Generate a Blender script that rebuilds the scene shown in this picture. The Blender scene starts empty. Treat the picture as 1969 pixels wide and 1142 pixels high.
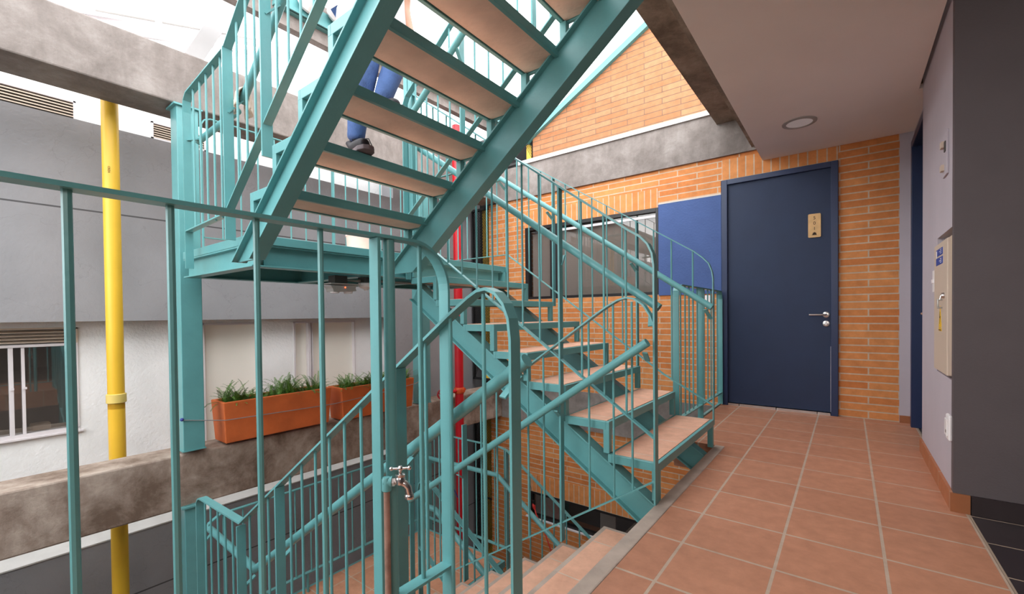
import bpy, bmesh, math, random
from mathutils import Vector, Matrix
random.seed(7)
C = bpy.context.scene.collection
PI = math.pi

# ------------------------------------------------------------------ camera
def setup_camera():
    yaw, pitch, roll = 0.65130, -0.01453, -0.01064
    fpx, cy = 847.84, 618.32
    fw = Vector((-math.sin(yaw)*math.cos(pitch), math.cos(yaw)*math.cos(pitch), math.sin(pitch)))
    r = Vector((math.cos(yaw), math.sin(yaw), 0)); u = r.cross(fw)
    r2 = r*math.cos(roll) + u*math.sin(roll); u2 = -r*math.sin(roll) + u*math.cos(roll)
    m = Matrix((( r2.x, u2.x, -fw.x, 0), (r2.y, u2.y, -fw.y, 0), (r2.z, u2.z, -fw.z, 0.93), (0, 0, 0, 1)))
    cd = bpy.data.cameras.new('camera'); co = bpy.data.objects.new('camera', cd); C.objects.link(co)
    co.matrix_world = m
    cd.sensor_fit = 'HORIZONTAL'; cd.sensor_width = 36; cd.lens = fpx/1969*36
    cd.shift_x = 0; cd.shift_y = (cy-571)/1969
    cd.clip_start = 0.02; cd.clip_end = 200
    bpy.context.scene.camera = co
setup_camera()

# ------------------------------------------------------------------ world, view, lamps
W = bpy.data.worlds.new('overcast_sky'); bpy.context.scene.world = W; W.use_nodes = True
wt = W.node_tree; bgn = wt.nodes['Background']; bgn.inputs[0].default_value = (0.97, 0.985, 1.0, 1)
# bright hazy overcast: strongest towards the horizon, softer overhead, ground light from below
wtc = wt.nodes.new('ShaderNodeTexCoord'); wsx = wt.nodes.new('ShaderNodeSeparateXYZ'); wt.links.new(wtc.outputs['Generated'], wsx.inputs[0])
wrp = wt.nodes.new('ShaderNodeValToRGB'); wmr = wt.nodes.new('ShaderNodeMapRange'); wmr.inputs[1].default_value = -1; wmr.inputs[2].default_value = 1
wt.links.new(wsx.outputs[2], wmr.inputs[0]); wt.links.new(wmr.outputs[0], wrp.inputs[0])
SKY = [(0.0, 0.10), (0.46, 0.18), (0.52, 0.74), (0.62, 0.60), (0.80, 0.40), (1.0, 0.42)]
we = wrp.color_ramp.elements
while len(we) < len(SKY): we.new(0.5)
for i, (p, v) in enumerate(SKY): we[i].position = p; we[i].color = (v, v, v, 1)
wml = wt.nodes.new('ShaderNodeMath'); wml.operation = 'MULTIPLY'; wml.inputs[1].default_value = 9.5
wt.links.new(wrp.outputs[0], wml.inputs[0]); wt.links.new(wml.outputs[0], bgn.inputs[1])
vs = bpy.context.scene.view_settings
vs.view_transform = 'Standard'; vs.look = 'None'; vs.gamma = 1.0; vs.exposure = 0.17; vs.use_curve_mapping = False

def area(name, loc, target, sx, sy, power, col=(1, 1, 1)):
    l = bpy.data.lights.new(name, 'AREA'); l.shape = 'RECTANGLE'; l.size = sx; l.size_y = sy; l.energy = power; l.color = col
    o = bpy.data.objects.new(name, l); C.objects.link(o); o.location = loc
    d = Vector(target) - Vector(loc); o.rotation_euler = d.to_track_quat('-Z', 'Y').to_euler()
    return o
# added fill lamp behind the camera, no fitting there; lifts corridor floor and ceiling
area('lobby_fill', (1.2, -1.6, 2.3), (0.6, 1.2, 0.6), 1.2, 1.2, 40, (1, 0.93, 0.86))

# ------------------------------------------------------------------ materials
def mat(name, rough=0.5, metal=0.0):
    m = bpy.data.materials.new(name); m.use_nodes = True
    b = m.node_tree.nodes['Principled BSDF']; b.inputs['Roughness'].default_value = rough; b.inputs['Metallic'].default_value = metal
    return m, m.node_tree, b
def nd(t, kind, **kw):
    n = t.nodes.new(kind)
    for k, v in kw.items():
        if k in n.inputs: n.inputs[k].default_value = v
        else: setattr(n, k, v)
    return n
def s2l(c):
    return tuple((x/255/12.92 if x/255 <= 0.04045 else ((x/255+0.055)/1.055)**2.4) for x in c) + (1,)
def ramp(t, stops):
    n = t.nodes.new('ShaderNodeValToRGB'); e = n.color_ramp.elements
    while len(e) < len(stops): e.new(0.5)
    for i, (p, c) in enumerate(stops):
        e[i].position = p; e[i].color = c
    return n
def paint(name, rgb, rough=0.45, var=0.08, scale=6, bump=0.0, bscale=60, metal=0.0, spec=0.5):
    """noise-varied paint: colour, slight mottling, optional fine bump"""
    m, t, b = mat(name, rough, metal); b.inputs['Specular IOR Level'].default_value = spec
    tc = nd(t, 'ShaderNodeTexCoord'); n = nd(t, 'ShaderNodeTexNoise', Scale=scale, Detail=5.0)
    t.links.new(tc.outputs['Object'], n.inputs['Vector'])
    c = s2l(rgb); lo = tuple(x*(1-var) for x in c[:3])+(1,); hi = tuple(min(1, x*(1+var)) for x in c[:3])+(1,)
    r = ramp(t, [(0.3, lo), (0.7, hi)]); t.links.new(n.outputs['Fac'], r.inputs[0]); t.links.new(r.outputs[0], b.inputs['Base Color'])
    if bump:
        n2 = nd(t, 'ShaderNodeTexNoise', Scale=bscale, Detail=6.0); t.links.new(tc.outputs['Object'], n2.inputs['Vector'])
        bp = nd(t, 'ShaderNodeBump', Strength=bump, Distance=0.01); t.links.new(n2.outputs['Fac'], bp.inputs['Height']); t.links.new(bp.outputs[0], b.inputs['Normal'])
    return m
def concrete(name, c1, c2, c3, streak=True):
    m, t, b = mat(name, 0.85)
    tc = nd(t, 'ShaderNodeTexCoord')
    n1 = nd(t, 'ShaderNodeTexNoise', Scale=3.4, Detail=10.0, Roughness=0.7, Distortion=0.25); t.links.new(tc.outputs['Object'], n1.inputs['Vector'])
    mp = nd(t, 'ShaderNodeMapping'); mp.inputs['Scale'].default_value = (7, 7, 1.3) if streak else (6, 6, 6); t.links.new(tc.outputs['Object'], mp.inputs['Vector'])
    n2 = nd(t, 'ShaderNodeTexNoise', Scale=1.6, Detail=9.0, Roughness=0.7); t.links.new(mp.outputs[0], n2.inputs['Vector'])
    r1 = ramp(t, [(0.36, s2l(c1)), (0.52, s2l(c2)), (0.66, s2l(c3))]); t.links.new(n1.outputs['Fac'], r1.inputs[0])
    r2 = ramp(t, [(0.35, (0.74, 0.72, 0.70, 1)), (0.6, (1, 1, 1, 1))]); t.links.new(n2.outputs['Fac'], r2.inputs[0])
    mx = nd(t, 'ShaderNodeMix', data_type='RGBA', blend_type='MULTIPLY'); mx.inputs['Factor'].default_value = 0.55
    t.links.new(r1.outputs[0], mx.inputs[6]); t.links.new(r2.outputs[0], mx.inputs[7]); t.links.new(mx.outputs[2], b.inputs['Base Color'])
    n3 = nd(t, 'ShaderNodeTexNoise', Scale=38.0, Detail=8.0, Roughness=0.7); t.links.new(tc.outputs['Object'], n3.inputs['Vector'])
    bp = nd(t, 'ShaderNodeBump', Strength=0.35, Distance=0.012); t.links.new(n3.outputs['Fac'], bp.inputs['Height']); t.links.new(bp.outputs[0], b.inputs['Normal'])
    return m
def tiles(name, plane, bw, bh, ox, oy, mortar, cols, mcol, rough=0.6, offset=0.0, bumpd=0.004, squash=1.0, mott=14, spec=0.4):
    """brick / tile pattern in object space on the 'xy', 'xz' or 'zx' plane"""
    m, t, b = mat(name, rough); b.inputs['Specular IOR Level'].default_value = spec
    tc = nd(t, 'ShaderNodeTexCoord'); sp = nd(t, 'ShaderNodeSeparateXYZ'); t.links.new(tc.outputs['Object'], sp.inputs[0])
    cb = nd(t, 'ShaderNodeCombineXYZ'); i = {'x': 0, 'y': 1, 'z': 2}
    for k in range(2):
        ad = nd(t, 'ShaderNodeMath', operation='SUBTRACT'); ad.inputs[1].default_value = (ox, oy)[k]
        t.links.new(sp.outputs[i[plane[k]]], ad.inputs[0]); t.links.new(ad.outputs[0], cb.inputs[k])
    br = nd(t, 'ShaderNodeTexBrick'); br.offset = offset; br.offset_frequency = 2; br.squash = squash
    for k, v in (('Scale', 1.0), ('Mortar Size', mortar), ('Mortar Smooth', 0.15), ('Bias', 0.0), ('Brick Width', bw), ('Row Height', bh)): br.inputs[k].default_value = v
    br.inputs['Color1'].default_value = s2l(cols[0]); br.inputs['Color2'].default_value = s2l(cols[1]); br.inputs['Mortar'].default_value = s2l(mcol)
    t.links.new(cb.outputs[0], br.inputs['Vector'])
    ns = nd(t, 'ShaderNodeTexNoise', Scale=mott, Detail=7.0, Roughness=0.65); t.links.new(tc.outputs['Object'], ns.inputs['Vector'])
    rp = ramp(t, [(0.3, (0.82, 0.80, 0.78, 1)), (0.7, (1.08, 1.08, 1.08, 1))]); t.links.new(ns.outputs['Fac'], rp.inputs[0])
    mx = nd(t, 'ShaderNodeMix', data_type='RGBA', blend_type='MULTIPLY'); mx.inputs['Factor'].default_value = 1.0
    t.links.new(br.outputs['Color'], mx.inputs[6]); t.links.new(rp.outputs[0], mx.inputs[7]); t.links.new(mx.outputs[2], b.inputs['Base Color'])
    mu = nd(t, 'ShaderNodeMath', operation='MULTIPLY'); mu.inputs[1].default_value = 0.12; t.links.new(ns.outputs['Fac'], mu.inputs[0])
    sb = nd(t, 'ShaderNodeMath', operation='SUBTRACT'); t.links.new(mu.outputs[0], sb.inputs[0]); t.links.new(br.outputs['Fac'], sb.inputs[1])
    bp = nd(t, 'ShaderNodeBump', Strength=0.5, Distance=bumpd); t.links.new(sb.outputs[0], bp.inputs['Height']); t.links.new(bp.outputs[0], b.inputs['Normal'])
    return m
def plaster(name, rgb, joints=(), crack=True, bump=0.25):
    """rendered wall: mottled paint, hairline cracks, scored horizontal joints at the given heights"""
    m, t, b = mat(name, 0.8); tc = nd(t, 'ShaderNodeTexCoord')
    n = nd(t, 'ShaderNodeTexNoise', Scale=2.5, Detail=8.0); t.links.new(tc.outputs['Object'], n.inputs['Vector'])
    c = s2l(rgb); r = ramp(t, [(0.3, tuple(x*0.9 for x in c[:3])+(1,)), (0.7, tuple(min(1, x*1.08) for x in c[:3])+(1,))]); t.links.new(n.outputs['Fac'], r.inputs[0])
    col = r.outputs[0]
    if joints:
        sp = nd(t, 'ShaderNodeSeparateXYZ'); t.links.new(tc.outputs['Object'], sp.inputs[0]); prev = None
        for z in joints:
            cm = nd(t, 'ShaderNodeMath', operation='COMPARE'); cm.inputs[1].default_value = z; cm.inputs[2].default_value = 0.006
            t.links.new(sp.outputs[2], cm.inputs[0])
            if prev is None: prev = cm.outputs[0]
            else:
                mxm = nd(t, 'ShaderNodeMath', operation='MAXIMUM'); t.links.new(prev, mxm.inputs[0]); t.links.new(cm.outputs[0], mxm.inputs[1]); prev = mxm.outputs[0]
        mx = nd(t, 'ShaderNodeMix', data_type='RGBA'); t.links.new(prev, mx.inputs['Factor']); t.links.new(col, mx.inputs[6]); mx.inputs[7].default_value = tuple(x*0.3 for x in c[:3])+(1,)
        col = mx.outputs[2]
    if crack:
        v = nd(t, 'ShaderNodeTexVoronoi', feature='DISTANCE_TO_EDGE', Scale=3.0); n5 = nd(t, 'ShaderNodeTexNoise', Scale=7.0, Detail=6.0)
        t.links.new(tc.outputs['Object'], n5.inputs['Vector']); vm = nd(t, 'ShaderNodeMix', data_type='RGBA'); vm.inputs['Factor'].default_value = 0.25
        t.links.new(tc.outputs['Object'], vm.inputs[6]); t.links.new(n5.outputs['Color'], vm.inputs[7]); t.links.new(vm.outputs[2], v.inputs['Vector'])
        rc = ramp(t, [(0.0, (0.72, 0.72, 0.72, 1)), (0.006, (1, 1, 1, 1))]); t.links.new(v.outputs['Distance'], rc.inputs[0])
        mx2 = nd(t, 'ShaderNodeMix', data_type='RGBA', blend_type='MULTIPLY'); mx2.inputs['Factor'].default_value = 0.6
        t.links.new(col, mx2.inputs[6]); t.links.new(rc.outputs[0], mx2.inputs[7]); col = mx2.outputs[2]
    t.links.new(col, b.inputs['Base Color'])
    n2 = nd(t, 'ShaderNodeTexNoise', Scale=45.0, Detail=8.0); t.links.new(tc.outputs['Object'], n2.inputs['Vector'])
    bp = nd(t, 'ShaderNodeBump', Strength=bump, Distance=0.01); t.links.new(n2.outputs['Fac'], bp.inputs['Height']); t.links.new(bp.outputs[0], b.inputs['Normal'])
    return m
def glass(name, tint=(0.55, 0.55, 0.55), refl=0.35):
    """window pane seen in daylight: see-through, with a mirror share"""
    m, t, b = mat(name, 0.02); out = t.nodes['Material Output']; t.nodes.remove(b)
    tr = nd(t, 'ShaderNodeBsdfTransparent'); tr.inputs[0].default_value = tint+(1,)
    gl = nd(t, 'ShaderNodeBsdfGlossy'); gl.inputs['Roughness'].default_value = 0.015; gl.inputs[0].default_value = (0.9, 0.9, 0.9, 1)
    n = nd(t, 'ShaderNodeTexNoise', Scale=0.7); mr = nd(t, 'ShaderNodeMapRange'); t.links.new(n.outputs['Fac'], mr.inputs[0]); mr.inputs[3].default_value = refl*0.9; mr.inputs[4].default_value = refl*1.1
    mx = nd(t, 'ShaderNodeMixShader'); t.links.new(mr.outputs[0], mx.inputs[0]); t.links.new(tr.outputs[0], mx.inputs[1]); t.links.new(gl.outputs[0], mx.inputs[2]); t.links.new(mx.outputs[0], out.inputs[0])
    return m

TEAL = paint('teal_enamel', (96, 158, 160), 0.36, 0.06, 9, 0.06, 90)
CONC = concrete('board_marked_concrete', (118, 109, 104), (138, 129, 124), (156, 148, 143))
CONC_D = concrete('weathered_concrete', (118, 98, 84), (162, 144, 131), (192, 176, 163))
CONC_U = concrete('slab_edge_concrete', (104, 92, 80), (138, 125, 112), (160, 147, 134), False)
KERBM = paint('cement_screed', (176, 160, 148), 0.8, 0.16, 8, 0.3, 50)
UNDER = paint('tread_mortar_underside', (226, 200, 182), 0.85, 0.14, 5, 0.25, 40)
LEDGE = paint('pale_capping', (205, 203, 200), 0.7, 0.06, 6, 0.2, 40)
TILE = tiles('terracotta_floor_tile', 'xy', 0.3225, 0.3225, -0.535, 1.826, 0.006, ((190, 134, 106), (182, 126, 99)), (190, 168, 150), 0.52, 0, 0.0015)
STEPT = tiles('terracotta_step_tile', 'yx', 0.323, 2.0, 0.30, -9, 0.004, ((228, 178, 152), (220, 168, 142)), (212, 190, 172), 0.55, 0, 0.003)
STEPD = tiles('terracotta_landing_tile', 'xy', 0.30, 0.30, -0.12, 0.05, 0.005, ((206, 152, 122), (196, 140, 110)), (196, 174, 152), 0.55, 0, 0.003)
SLATE = tiles('dark_slate_tile', 'xy', 0.60, 0.29, 0.44, 2.83, 0.004, ((58, 50, 52), (50, 43, 46)), (170, 150, 132), 0.35, 0, 0.002, 1, 5)
BRICK = tiles('orange_brick', 'xz', 0.40, 0.0632, -0.06, 0.004, 0.0058, ((222, 148, 88), (206, 124, 66)), (204, 182, 158), 0.8, 0.5, 0.002)
BRICKG = tiles('gable_brick_darkened', 'xz', 0.40, 0.0632, -0.02, 0.004, 0.0048, ((184, 128, 92), (170, 112, 74)), (118, 96, 78), 0.8, 0.5, 0.002)  # wall brick coloured darker and duller to offset the strong light up here
SOLD = tiles('upright_brick', 'zx', 0.245, 0.072, 2.075, -3.48, 0.0058, ((224, 150, 90), (212, 134, 74)), (204, 182, 158), 0.8, 0.0, 0.002)
SOLD_D = tiles('upright_brick_door', 'zx', 0.23, 0.0725, 2.27, -1.02, 0.0058, ((224, 150, 90), (212, 134, 74)), (204, 182, 158), 0.8, 0.0, 0.002)
SOLD_L = tiles('upright_brick_low', 'zx', 0.25, 0.072, -1.455, -3.48, 0.0058, ((224, 150, 90), (212, 134, 74)), (204, 182, 158), 0.8, 0.0, 0.002)
GREY = plaster('grey_render', (148, 147, 150), (1.742, -1.25, -1.9))
WHITE = plaster('white_render', (250, 250, 249), (), False, 0.5)
LILAC = paint('pale_grey_wall_paint', (186, 178, 186), 0.75, 0.03, 4, 0.08, 120)
DARKW = paint('dark_grey_wall', (87, 79, 81), 0.75, 0.05, 5, 0.12, 140)  # darker grey than the adjoining wall
CEIL = paint('ceiling_white', (236, 230, 226), 0.85, 0.02, 3, 0.05, 120)
NAVY = paint('navy_door_paint', (24, 42, 74), 0.6, 0.06, 5, 0.08, 200)
NAVYF = paint('navy_frame_paint', (30, 46, 82), 0.4, 0.05, 8)
BLUE = paint('blue_wall_paint', (68, 92, 146), 0.75, 0.06, 7, 0.35, 55)
BLACK = paint('black_aluminium', (24, 20, 22), 0.4, 0.1, 9)
BLACKM = paint('black_mesh_steel', (26, 24, 25), 0.55, 0.1, 9)
VOID = paint('dark_recess', (24, 22, 22), 0.9, 0.1, 4)  # near-black colour put in for the unlit depth behind openings
ALUW = paint('white_aluminium', (224, 218, 220), 0.4, 0.03, 9)
BLIND = paint('beige_roller_blind', (248, 243, 232), 0.8, 0.02, 3)
BLINDG = paint('grey_vertical_blind', (150, 142, 138), 0.8, 0.05, 3)
YEL = paint('yellow_pipe_paint', (232, 184, 52), 0.4, 0.07, 4)
YELD = paint('yellow_steel_paint', (244, 200, 60), 0.5, 0.1, 20)
RED = paint('red_pipe_paint', (206, 24, 38), 0.4, 0.06, 5)
REDV = paint('red_handwheel_paint', (170, 24, 34), 0.4, 0.06, 5)
ORNG = paint('orange_coupling_paint', (214, 84, 40), 0.45, 0.1, 9)
BRASS = paint('brass', (180, 140, 70), 0.3, 0.05, 9, metal=1.0)
CLAY = paint('planter_clay', (208, 104, 50), 0.75, 0.16, 5, 0.25, 25)
SOIL = paint('potting_soil', (50, 38, 28), 0.95, 0.3, 30, 0.5, 60)
FERN = paint('fern_green', (84, 124, 44), 0.55, 0.35, 14)
STEEL = paint('brushed_steel', (206, 204, 202), 0.28, 0.04, 20, metal=1.0)
CHROME = paint('tap_chrome', (214, 208, 206), 0.22, 0.05, 20, metal=1.0)
RUST = paint('bare_rusty_pipe', (150, 118, 104), 0.7, 0.3, 25, 0.2, 60)
ZINC = paint('galvanised_conduit', (170, 168, 164), 0.45, 0.08, 14, metal=0.5)
WOOD = paint('plate_plywood', (216, 174, 118), 0.55, 0.12, 18)
INK = paint('engraved_ink', (60, 40, 24), 0.7, 0.05)
CREAM = paint('cabinet_beige', (204, 186, 168), 0.5, 0.02, 5)
SIGNB = paint('sign_blue', (40, 72, 158), 0.5, 0.03)
SIGNY = paint('sign_yellow', (236, 190, 40), 0.5, 0.03)
WPLAS = paint('white_plastic', (236, 232, 232), 0.4, 0.02, 9)
GPLAS = paint('grey_plastic', (168, 164, 160), 0.5, 0.05, 9)
DPLAS = paint('dark_box_metal', (70, 66, 62), 0.5, 0.1, 9)
GLS = glass('window_glass', (0.86, 0.84, 0.82), 0.05)
GLSK = glass('tinted_window_glass', (0.7, 0.68, 0.66), 0.12)
BASET = tiles('terracotta_skirting', 'yz', 0.3225, 0.30, 2.87, -0.01, 0.004, ((178, 112, 76), (170, 104, 70)), (180, 160, 140), 0.5, 0, 0.002)
BASEB = paint('terracotta_skirting_plain', (150, 92, 56), 0.5, 0.08, 9)
BASED = paint('dark_skirting', (44, 34, 36), 0.4, 0.1, 9)
DENIM = paint('blue_denim', (70, 98, 150), 0.85, 0.25, 14, 0.3, 120)
DENIM2 = paint('dark_jeans', (52, 66, 104), 0.85, 0.2, 12, 0.3, 120)
SHOE = paint('black_trainer', (40, 36, 42), 0.6, 0.2, 30)
SOLE = paint('trainer_sole', (120, 108, 112), 0.7, 0.1, 30)
LACE = paint('shoe_lace', (24, 22, 24), 0.8, 0.1)
SHIRT = paint('white_shirt', (222, 218, 220), 0.85, 0.05, 9, 0.2, 60)
JACKET = paint('black_jacket', (34, 30, 36), 0.8, 0.15, 12, 0.2, 60)
SKIN = paint('skin', (196, 146, 120), 0.5, 0.06, 12)
HAIRM = paint('dark_hair', (36, 26, 22), 0.6, 0.2, 60)
CLOTH = paint('dirty_rag', (206, 192, 176), 0.9, 0.2, 14, 0.3, 60)
TUB = paint('white_tub', (226, 214, 204), 0.55, 0.1, 8)
WIRE = paint('steel_wire', (184, 178, 180), 0.35, 0.05, 20, metal=0.6)
BLUEC = paint('blue_cord', (50, 60, 140), 0.6, 0.05)
REDC = paint('red_cord', (200, 44, 40), 0.5, 0.05)
LED, lt, lb = mat('red_led'); lb.inputs['Base Color'].default_value = (1, 0.1, 0.03, 1); lb.inputs['Emission Color'].default_value = (1, 0.12, 0.04, 1); lb.inputs['Emission Strength'].default_value = 3
DIFF, dt, db = mat('downlight_diffuser', 0.6); db.inputs['Base Color'].default_value = (0.8, 0.78, 0.78, 1); db.inputs['Emission Color'].default_value = (1, 0.95, 0.95, 1); db.inputs['Emission Strength'].default_value = 0.06

# ------------------------------------------------------------------ mesh building helpers
class MB:
    def __init__(s): s.bm = bmesh.new()
    def hexa(s, p):
        v = [s.bm.verts.new(q) for q in p]
        for f in ((0, 3, 2, 1), (4, 5, 6, 7), (0, 1, 5, 4), (1, 2, 6, 5), (2, 3, 7, 6), (3, 0, 4, 7)): s.bm.faces.new([v[i] for i in f])
        return s
    def box(s, x0, x1, y0, y1, z0, z1):
        return s.hexa([(x0, y0, z0), (x1, y0, z0), (x1, y1, z0), (x0, y1, z0), (x0, y0, z1), (x1, y0, z1), (x1, y1, z1), (x0, y1, z1)])
    def prism(s, pts, d):
        """polygon (3D points) extruded by vector d"""
        d = Vector(d); a = [s.bm.verts.new(p) for p in pts]; b = [s.bm.verts.new(Vector(p)+d) for p in pts]; n = len(pts)
        s.bm.faces.new(a[::-1]); s.bm.faces.new(b)
        for i in range(n): s.bm.faces.new((a[i], a[(i+1) % n], b[(i+1) % n], b[i]))
        return s
    def sweep(s, path, prof, wd, closed=False):
        """2D profile (along wd, along normal) swept with mitred corners"""
        P = [Vector(p) for p in path]; wd = Vector(wd).normalized(); rings = []; n = len(P)
        for i in range(n):
            if closed: t0 = (P[i]-P[i-1]).normalized(); t1 = (P[(i+1) % n]-P[i]).normalized()
            else:
                t0 = (P[i]-P[i-1]).normalized() if i else (P[1]-P[0]).normalized()
                t1 = (P[i+1]-P[i]).normalized() if i < n-1 else t0
            t = (t0+t1).normalized(); k = 1/max(0.35, t.dot(t1))
            nn = t.cross(wd); 
            if nn.length < 1e-5: nn = t.cross(Vector((0.3, 0.5, 0.8)))
            nn.normalize(); ww = nn.cross(t).normalized()
            rings.append([s.bm.verts.new(P[i]+ww*a+nn*b*k) for a, b in prof])
        m = len(prof)
        for i in range(n if closed else n-1):
            A, B = rings[i], rings[(i+1) % n]
            for j in range(m): s.bm.faces.new((A[j], A[(j+1) % m], B[(j+1) % m], B[j]))
        if not closed: s.bm.faces.new(rings[0][::-1]); s.bm.faces.new(rings[-1])
        return s
    def bar(s, path, w, t, wd): return s.sweep(path, [(-w/2, -t/2), (w/2, -t/2), (w/2, t/2), (-w/2, t/2)], wd)
    def tube(s, path, r, n=10, closed=False):
        P = [Vector(p) for p in path]; d = (P[1]-P[0]).normalized()
        wd = Vector((0, 0, 1)) if abs(d.z) < 0.9 else Vector((0, 1, 0))
        if len(P) > 2:
            nrm = Vector((0, 0, 0))
            for i in range(1, len(P)-1): nrm += (P[i]-P[i-1]).cross(P[i+1]-P[i])
            if nrm.length > 1e-7: wd = nrm.normalized()
        return s.sweep(path, [(r*math.cos(2*PI*k/n), r*math.sin(2*PI*k/n)) for k in range(n)], wd, closed)
    def lathe(s, prof, loc, axis=(0, 0, 1), n=20):
        """profile of (radius, height) turned about axis at loc"""
        q = Vector(axis).to_track_quat('Z', 'Y'); loc = Vector(loc); rings = []
        for r, h in prof:
            rings.append([s.bm.verts.new(loc+q @ Vector((max(r, 1e-4)*math.cos(2*PI*k/n), max(r, 1e-4)*math.sin(2*PI*k/n), h))) for k in range(n)])
        for A, B in zip(rings, rings[1:]):
            for j in range(n): s.bm.faces.new((A[j], A[(j+1) % n], B[(j+1) % n], B[j]))
        s.bm.faces.new(rings[0][::-1]); s.bm.faces.new(rings[-1]); return s
    def ibeam(s, p0, p1, d, w, up=(0, 0, 1), tf=0.009, tw=0.007):
        p0, p1 = Vector(p0), Vector(p1); t = (p1-p0).normalized(); wd = Vector(up).cross(t).normalized()
        h = d/2; a = w/2
        prof = [(-a, -h), (a, -h), (a, -h+tf), (tw, -h+tf), (tw, h-tf), (a, h-tf), (a, h), (-a, h), (-a, h-tf), (-tw, h-tf), (-tw, -h+tf), (-a, -h+tf)]
        return s.sweep([p0, p1], prof, wd)
    def sphere(s, c, r, sc=(1, 1, 1), n=12):
        bmesh.ops.create_uvsphere(s.bm, u_segments=n, v_segments=max(6, n*2//3), radius=1, matrix=Matrix.Translation(c) @ Matrix.Diagonal((r*sc[0], r*sc[1], r*sc[2], 1))); return s
    def done(s, name, m, parent=None, origin=True, bevel=0, smooth=False, label=None):
        bm = s.bm; bmesh.ops.recalc_face_normals(bm, faces=bm.faces[:])
        me = bpy.data.meshes.new(name); base = Vector((0, 0, 0))
        if origin and bm.verts:
            xs = [v.co for v in bm.verts]
            base = Vector(((min(v.x for v in xs)+max(v.x for v in xs))/2, (min(v.y for v in xs)+max(v.y for v in xs))/2, min(v.z for v in xs)))
            bmesh.ops.translate(bm, verts=bm.verts[:], vec=-base)
        bm.to_mesh(me); bm.free()
        if smooth:
            for p in me.polygons: p.use_smooth = True
            try: me.set_sharp_from_angle(angle=math.radians(38))
            except Exception: pass
        me.materials.append(m)
        o = bpy.data.objects.new(name, me); C.objects.link(o); o.location = base
        if parent is not None: adopt(o, parent)
        if bevel:
            b = o.modifiers.new('edge_wear', 'BEVEL'); b.width = bevel; b.segments = 2; b.limit_method = 'ANGLE'; b.angle_limit = math.radians(40)
        if label: o['label'] = label
        return o
def adopt(o, p):
    o.parent = p
    o.matrix_parent_inverse = WORLD[p.name].inverted()
    WORLD[o.name] = Matrix.Translation(o.location)
WORLD = {}
def thing(name, label, cat, loc, group=None):
    o = bpy.data.objects.new(name, None); C.objects.link(o); o.location = loc; o.empty_display_size = 0.1
    WORLD[o.name] = Matrix.Translation(loc); tag(o, label, cat, group); return o
def tag(o, label, cat, group=None):
    o['label'] = label; o['category'] = cat
    if group: o['group'] = group
    return o
def struct(name, mb, m, label=None, cat=None, parent=None, bevel=0):
    o = mb.done(name, m, parent, origin=False, bevel=bevel)
    if parent is None:
        o['kind'] = 'structure'
        if label: o['label'] = label; o['category'] = cat
    return o
def sstruct(name, label, cat, loc):
    o = thing(name, label, cat, loc); o['kind'] = 'structure'; return o
def boxes(*bs):
    m = MB()
    for b in bs: m.box(*b)
    return m
def text_mesh(name, s, size, m, parent, loc, rot, depth=0.001):
    cu = bpy.data.curves.new(name, 'FONT'); cu.body = s; cu.size = size; cu.align_x = 'CENTER'; cu.align_y = 'CENTER'; cu.extrude = depth
    tmp = bpy.data.objects.new(name, cu); C.objects.link(tmp)
    dg = bpy.context.evaluated_depsgraph_get(); me = bpy.data.meshes.new_from_object(tmp.evaluated_get(dg))
    bpy.data.objects.remove(tmp); bpy.data.curves.remove(cu)
    o = bpy.data.objects.new(name, me); C.objects.link(o); me.materials.clear(); me.materials.append(m)
    o.rotation_euler = rot; o.location = loc
    o.parent = parent; o.matrix_parent_inverse = WORLD[parent.name].inverted()
    return o

YB = 4.88          # face of the brick wall
LAND = 1.385       # upper landing
LOW = -1.32        # lower landing

# ================================================================== SETTING
# ---- floor
fl = boxes((-1.03, 0.435, 3.32, YB, -0.2, 0), (-0.68, 0.435, 0.985, 3.32, -0.2, 0), (-1.10, 0.435, -2.6, 0.985, -0.2, 0))
struct('floor', fl, TILE, 'terracotta square tile floor with pale grout', 'floor')
struct('floor_dark', boxes((0.435, 3.2, -2.6, 2.87, -0.2, -0.001), (0.435, 0.62, 3.955, 4.79, -0.2, -0.001)), SLATE, 'dark slate tile floor beyond the terracotta tiles', 'floor')
struct('kerb', boxes((-0.745, -0.68, 0.985, 3.32, -0.2, 0.004)), KERBM, 'grey cement kerb along the stair opening', 'kerb', bevel=0.006)
struct('floor_edge', boxes((-1.055, -1.03, 3.32, YB-0.03, -0.16, 0.012)), TEAL, 'teal steel angle along the floor edge by the short railing', 'trim')
# ---- unseen storey below, added to keep light from beneath out of the stairwell
struct('floor_lower', boxes((-0.95, 3.2, -3.2, 5.1, -3.2, -3.0)), TILE, 'tiled floor one storey down', 'floor')
struct('floor_ground', boxes((-5.0, 3.2, -3.2, 5.4, -4.8, -4.6)), KERBM, 'courtyard floor at the bottom of the stairwell', 'floor')
struct('wall_lower_right', boxes((0.5, 0.7, -3.2, 5.1, -4.6, -0.2)), LILAC, 'wall of the corridor one storey down', 'wall')
struct('shade_wall_near', boxes((-5.0, 3.2, -3.2, -3.0, -4.6, 0.95)), GREY, 'unseen wall added behind the viewer to shade the lower stairwell', 'wall')  # added out of view, height set to keep the low grey wall dark
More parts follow.
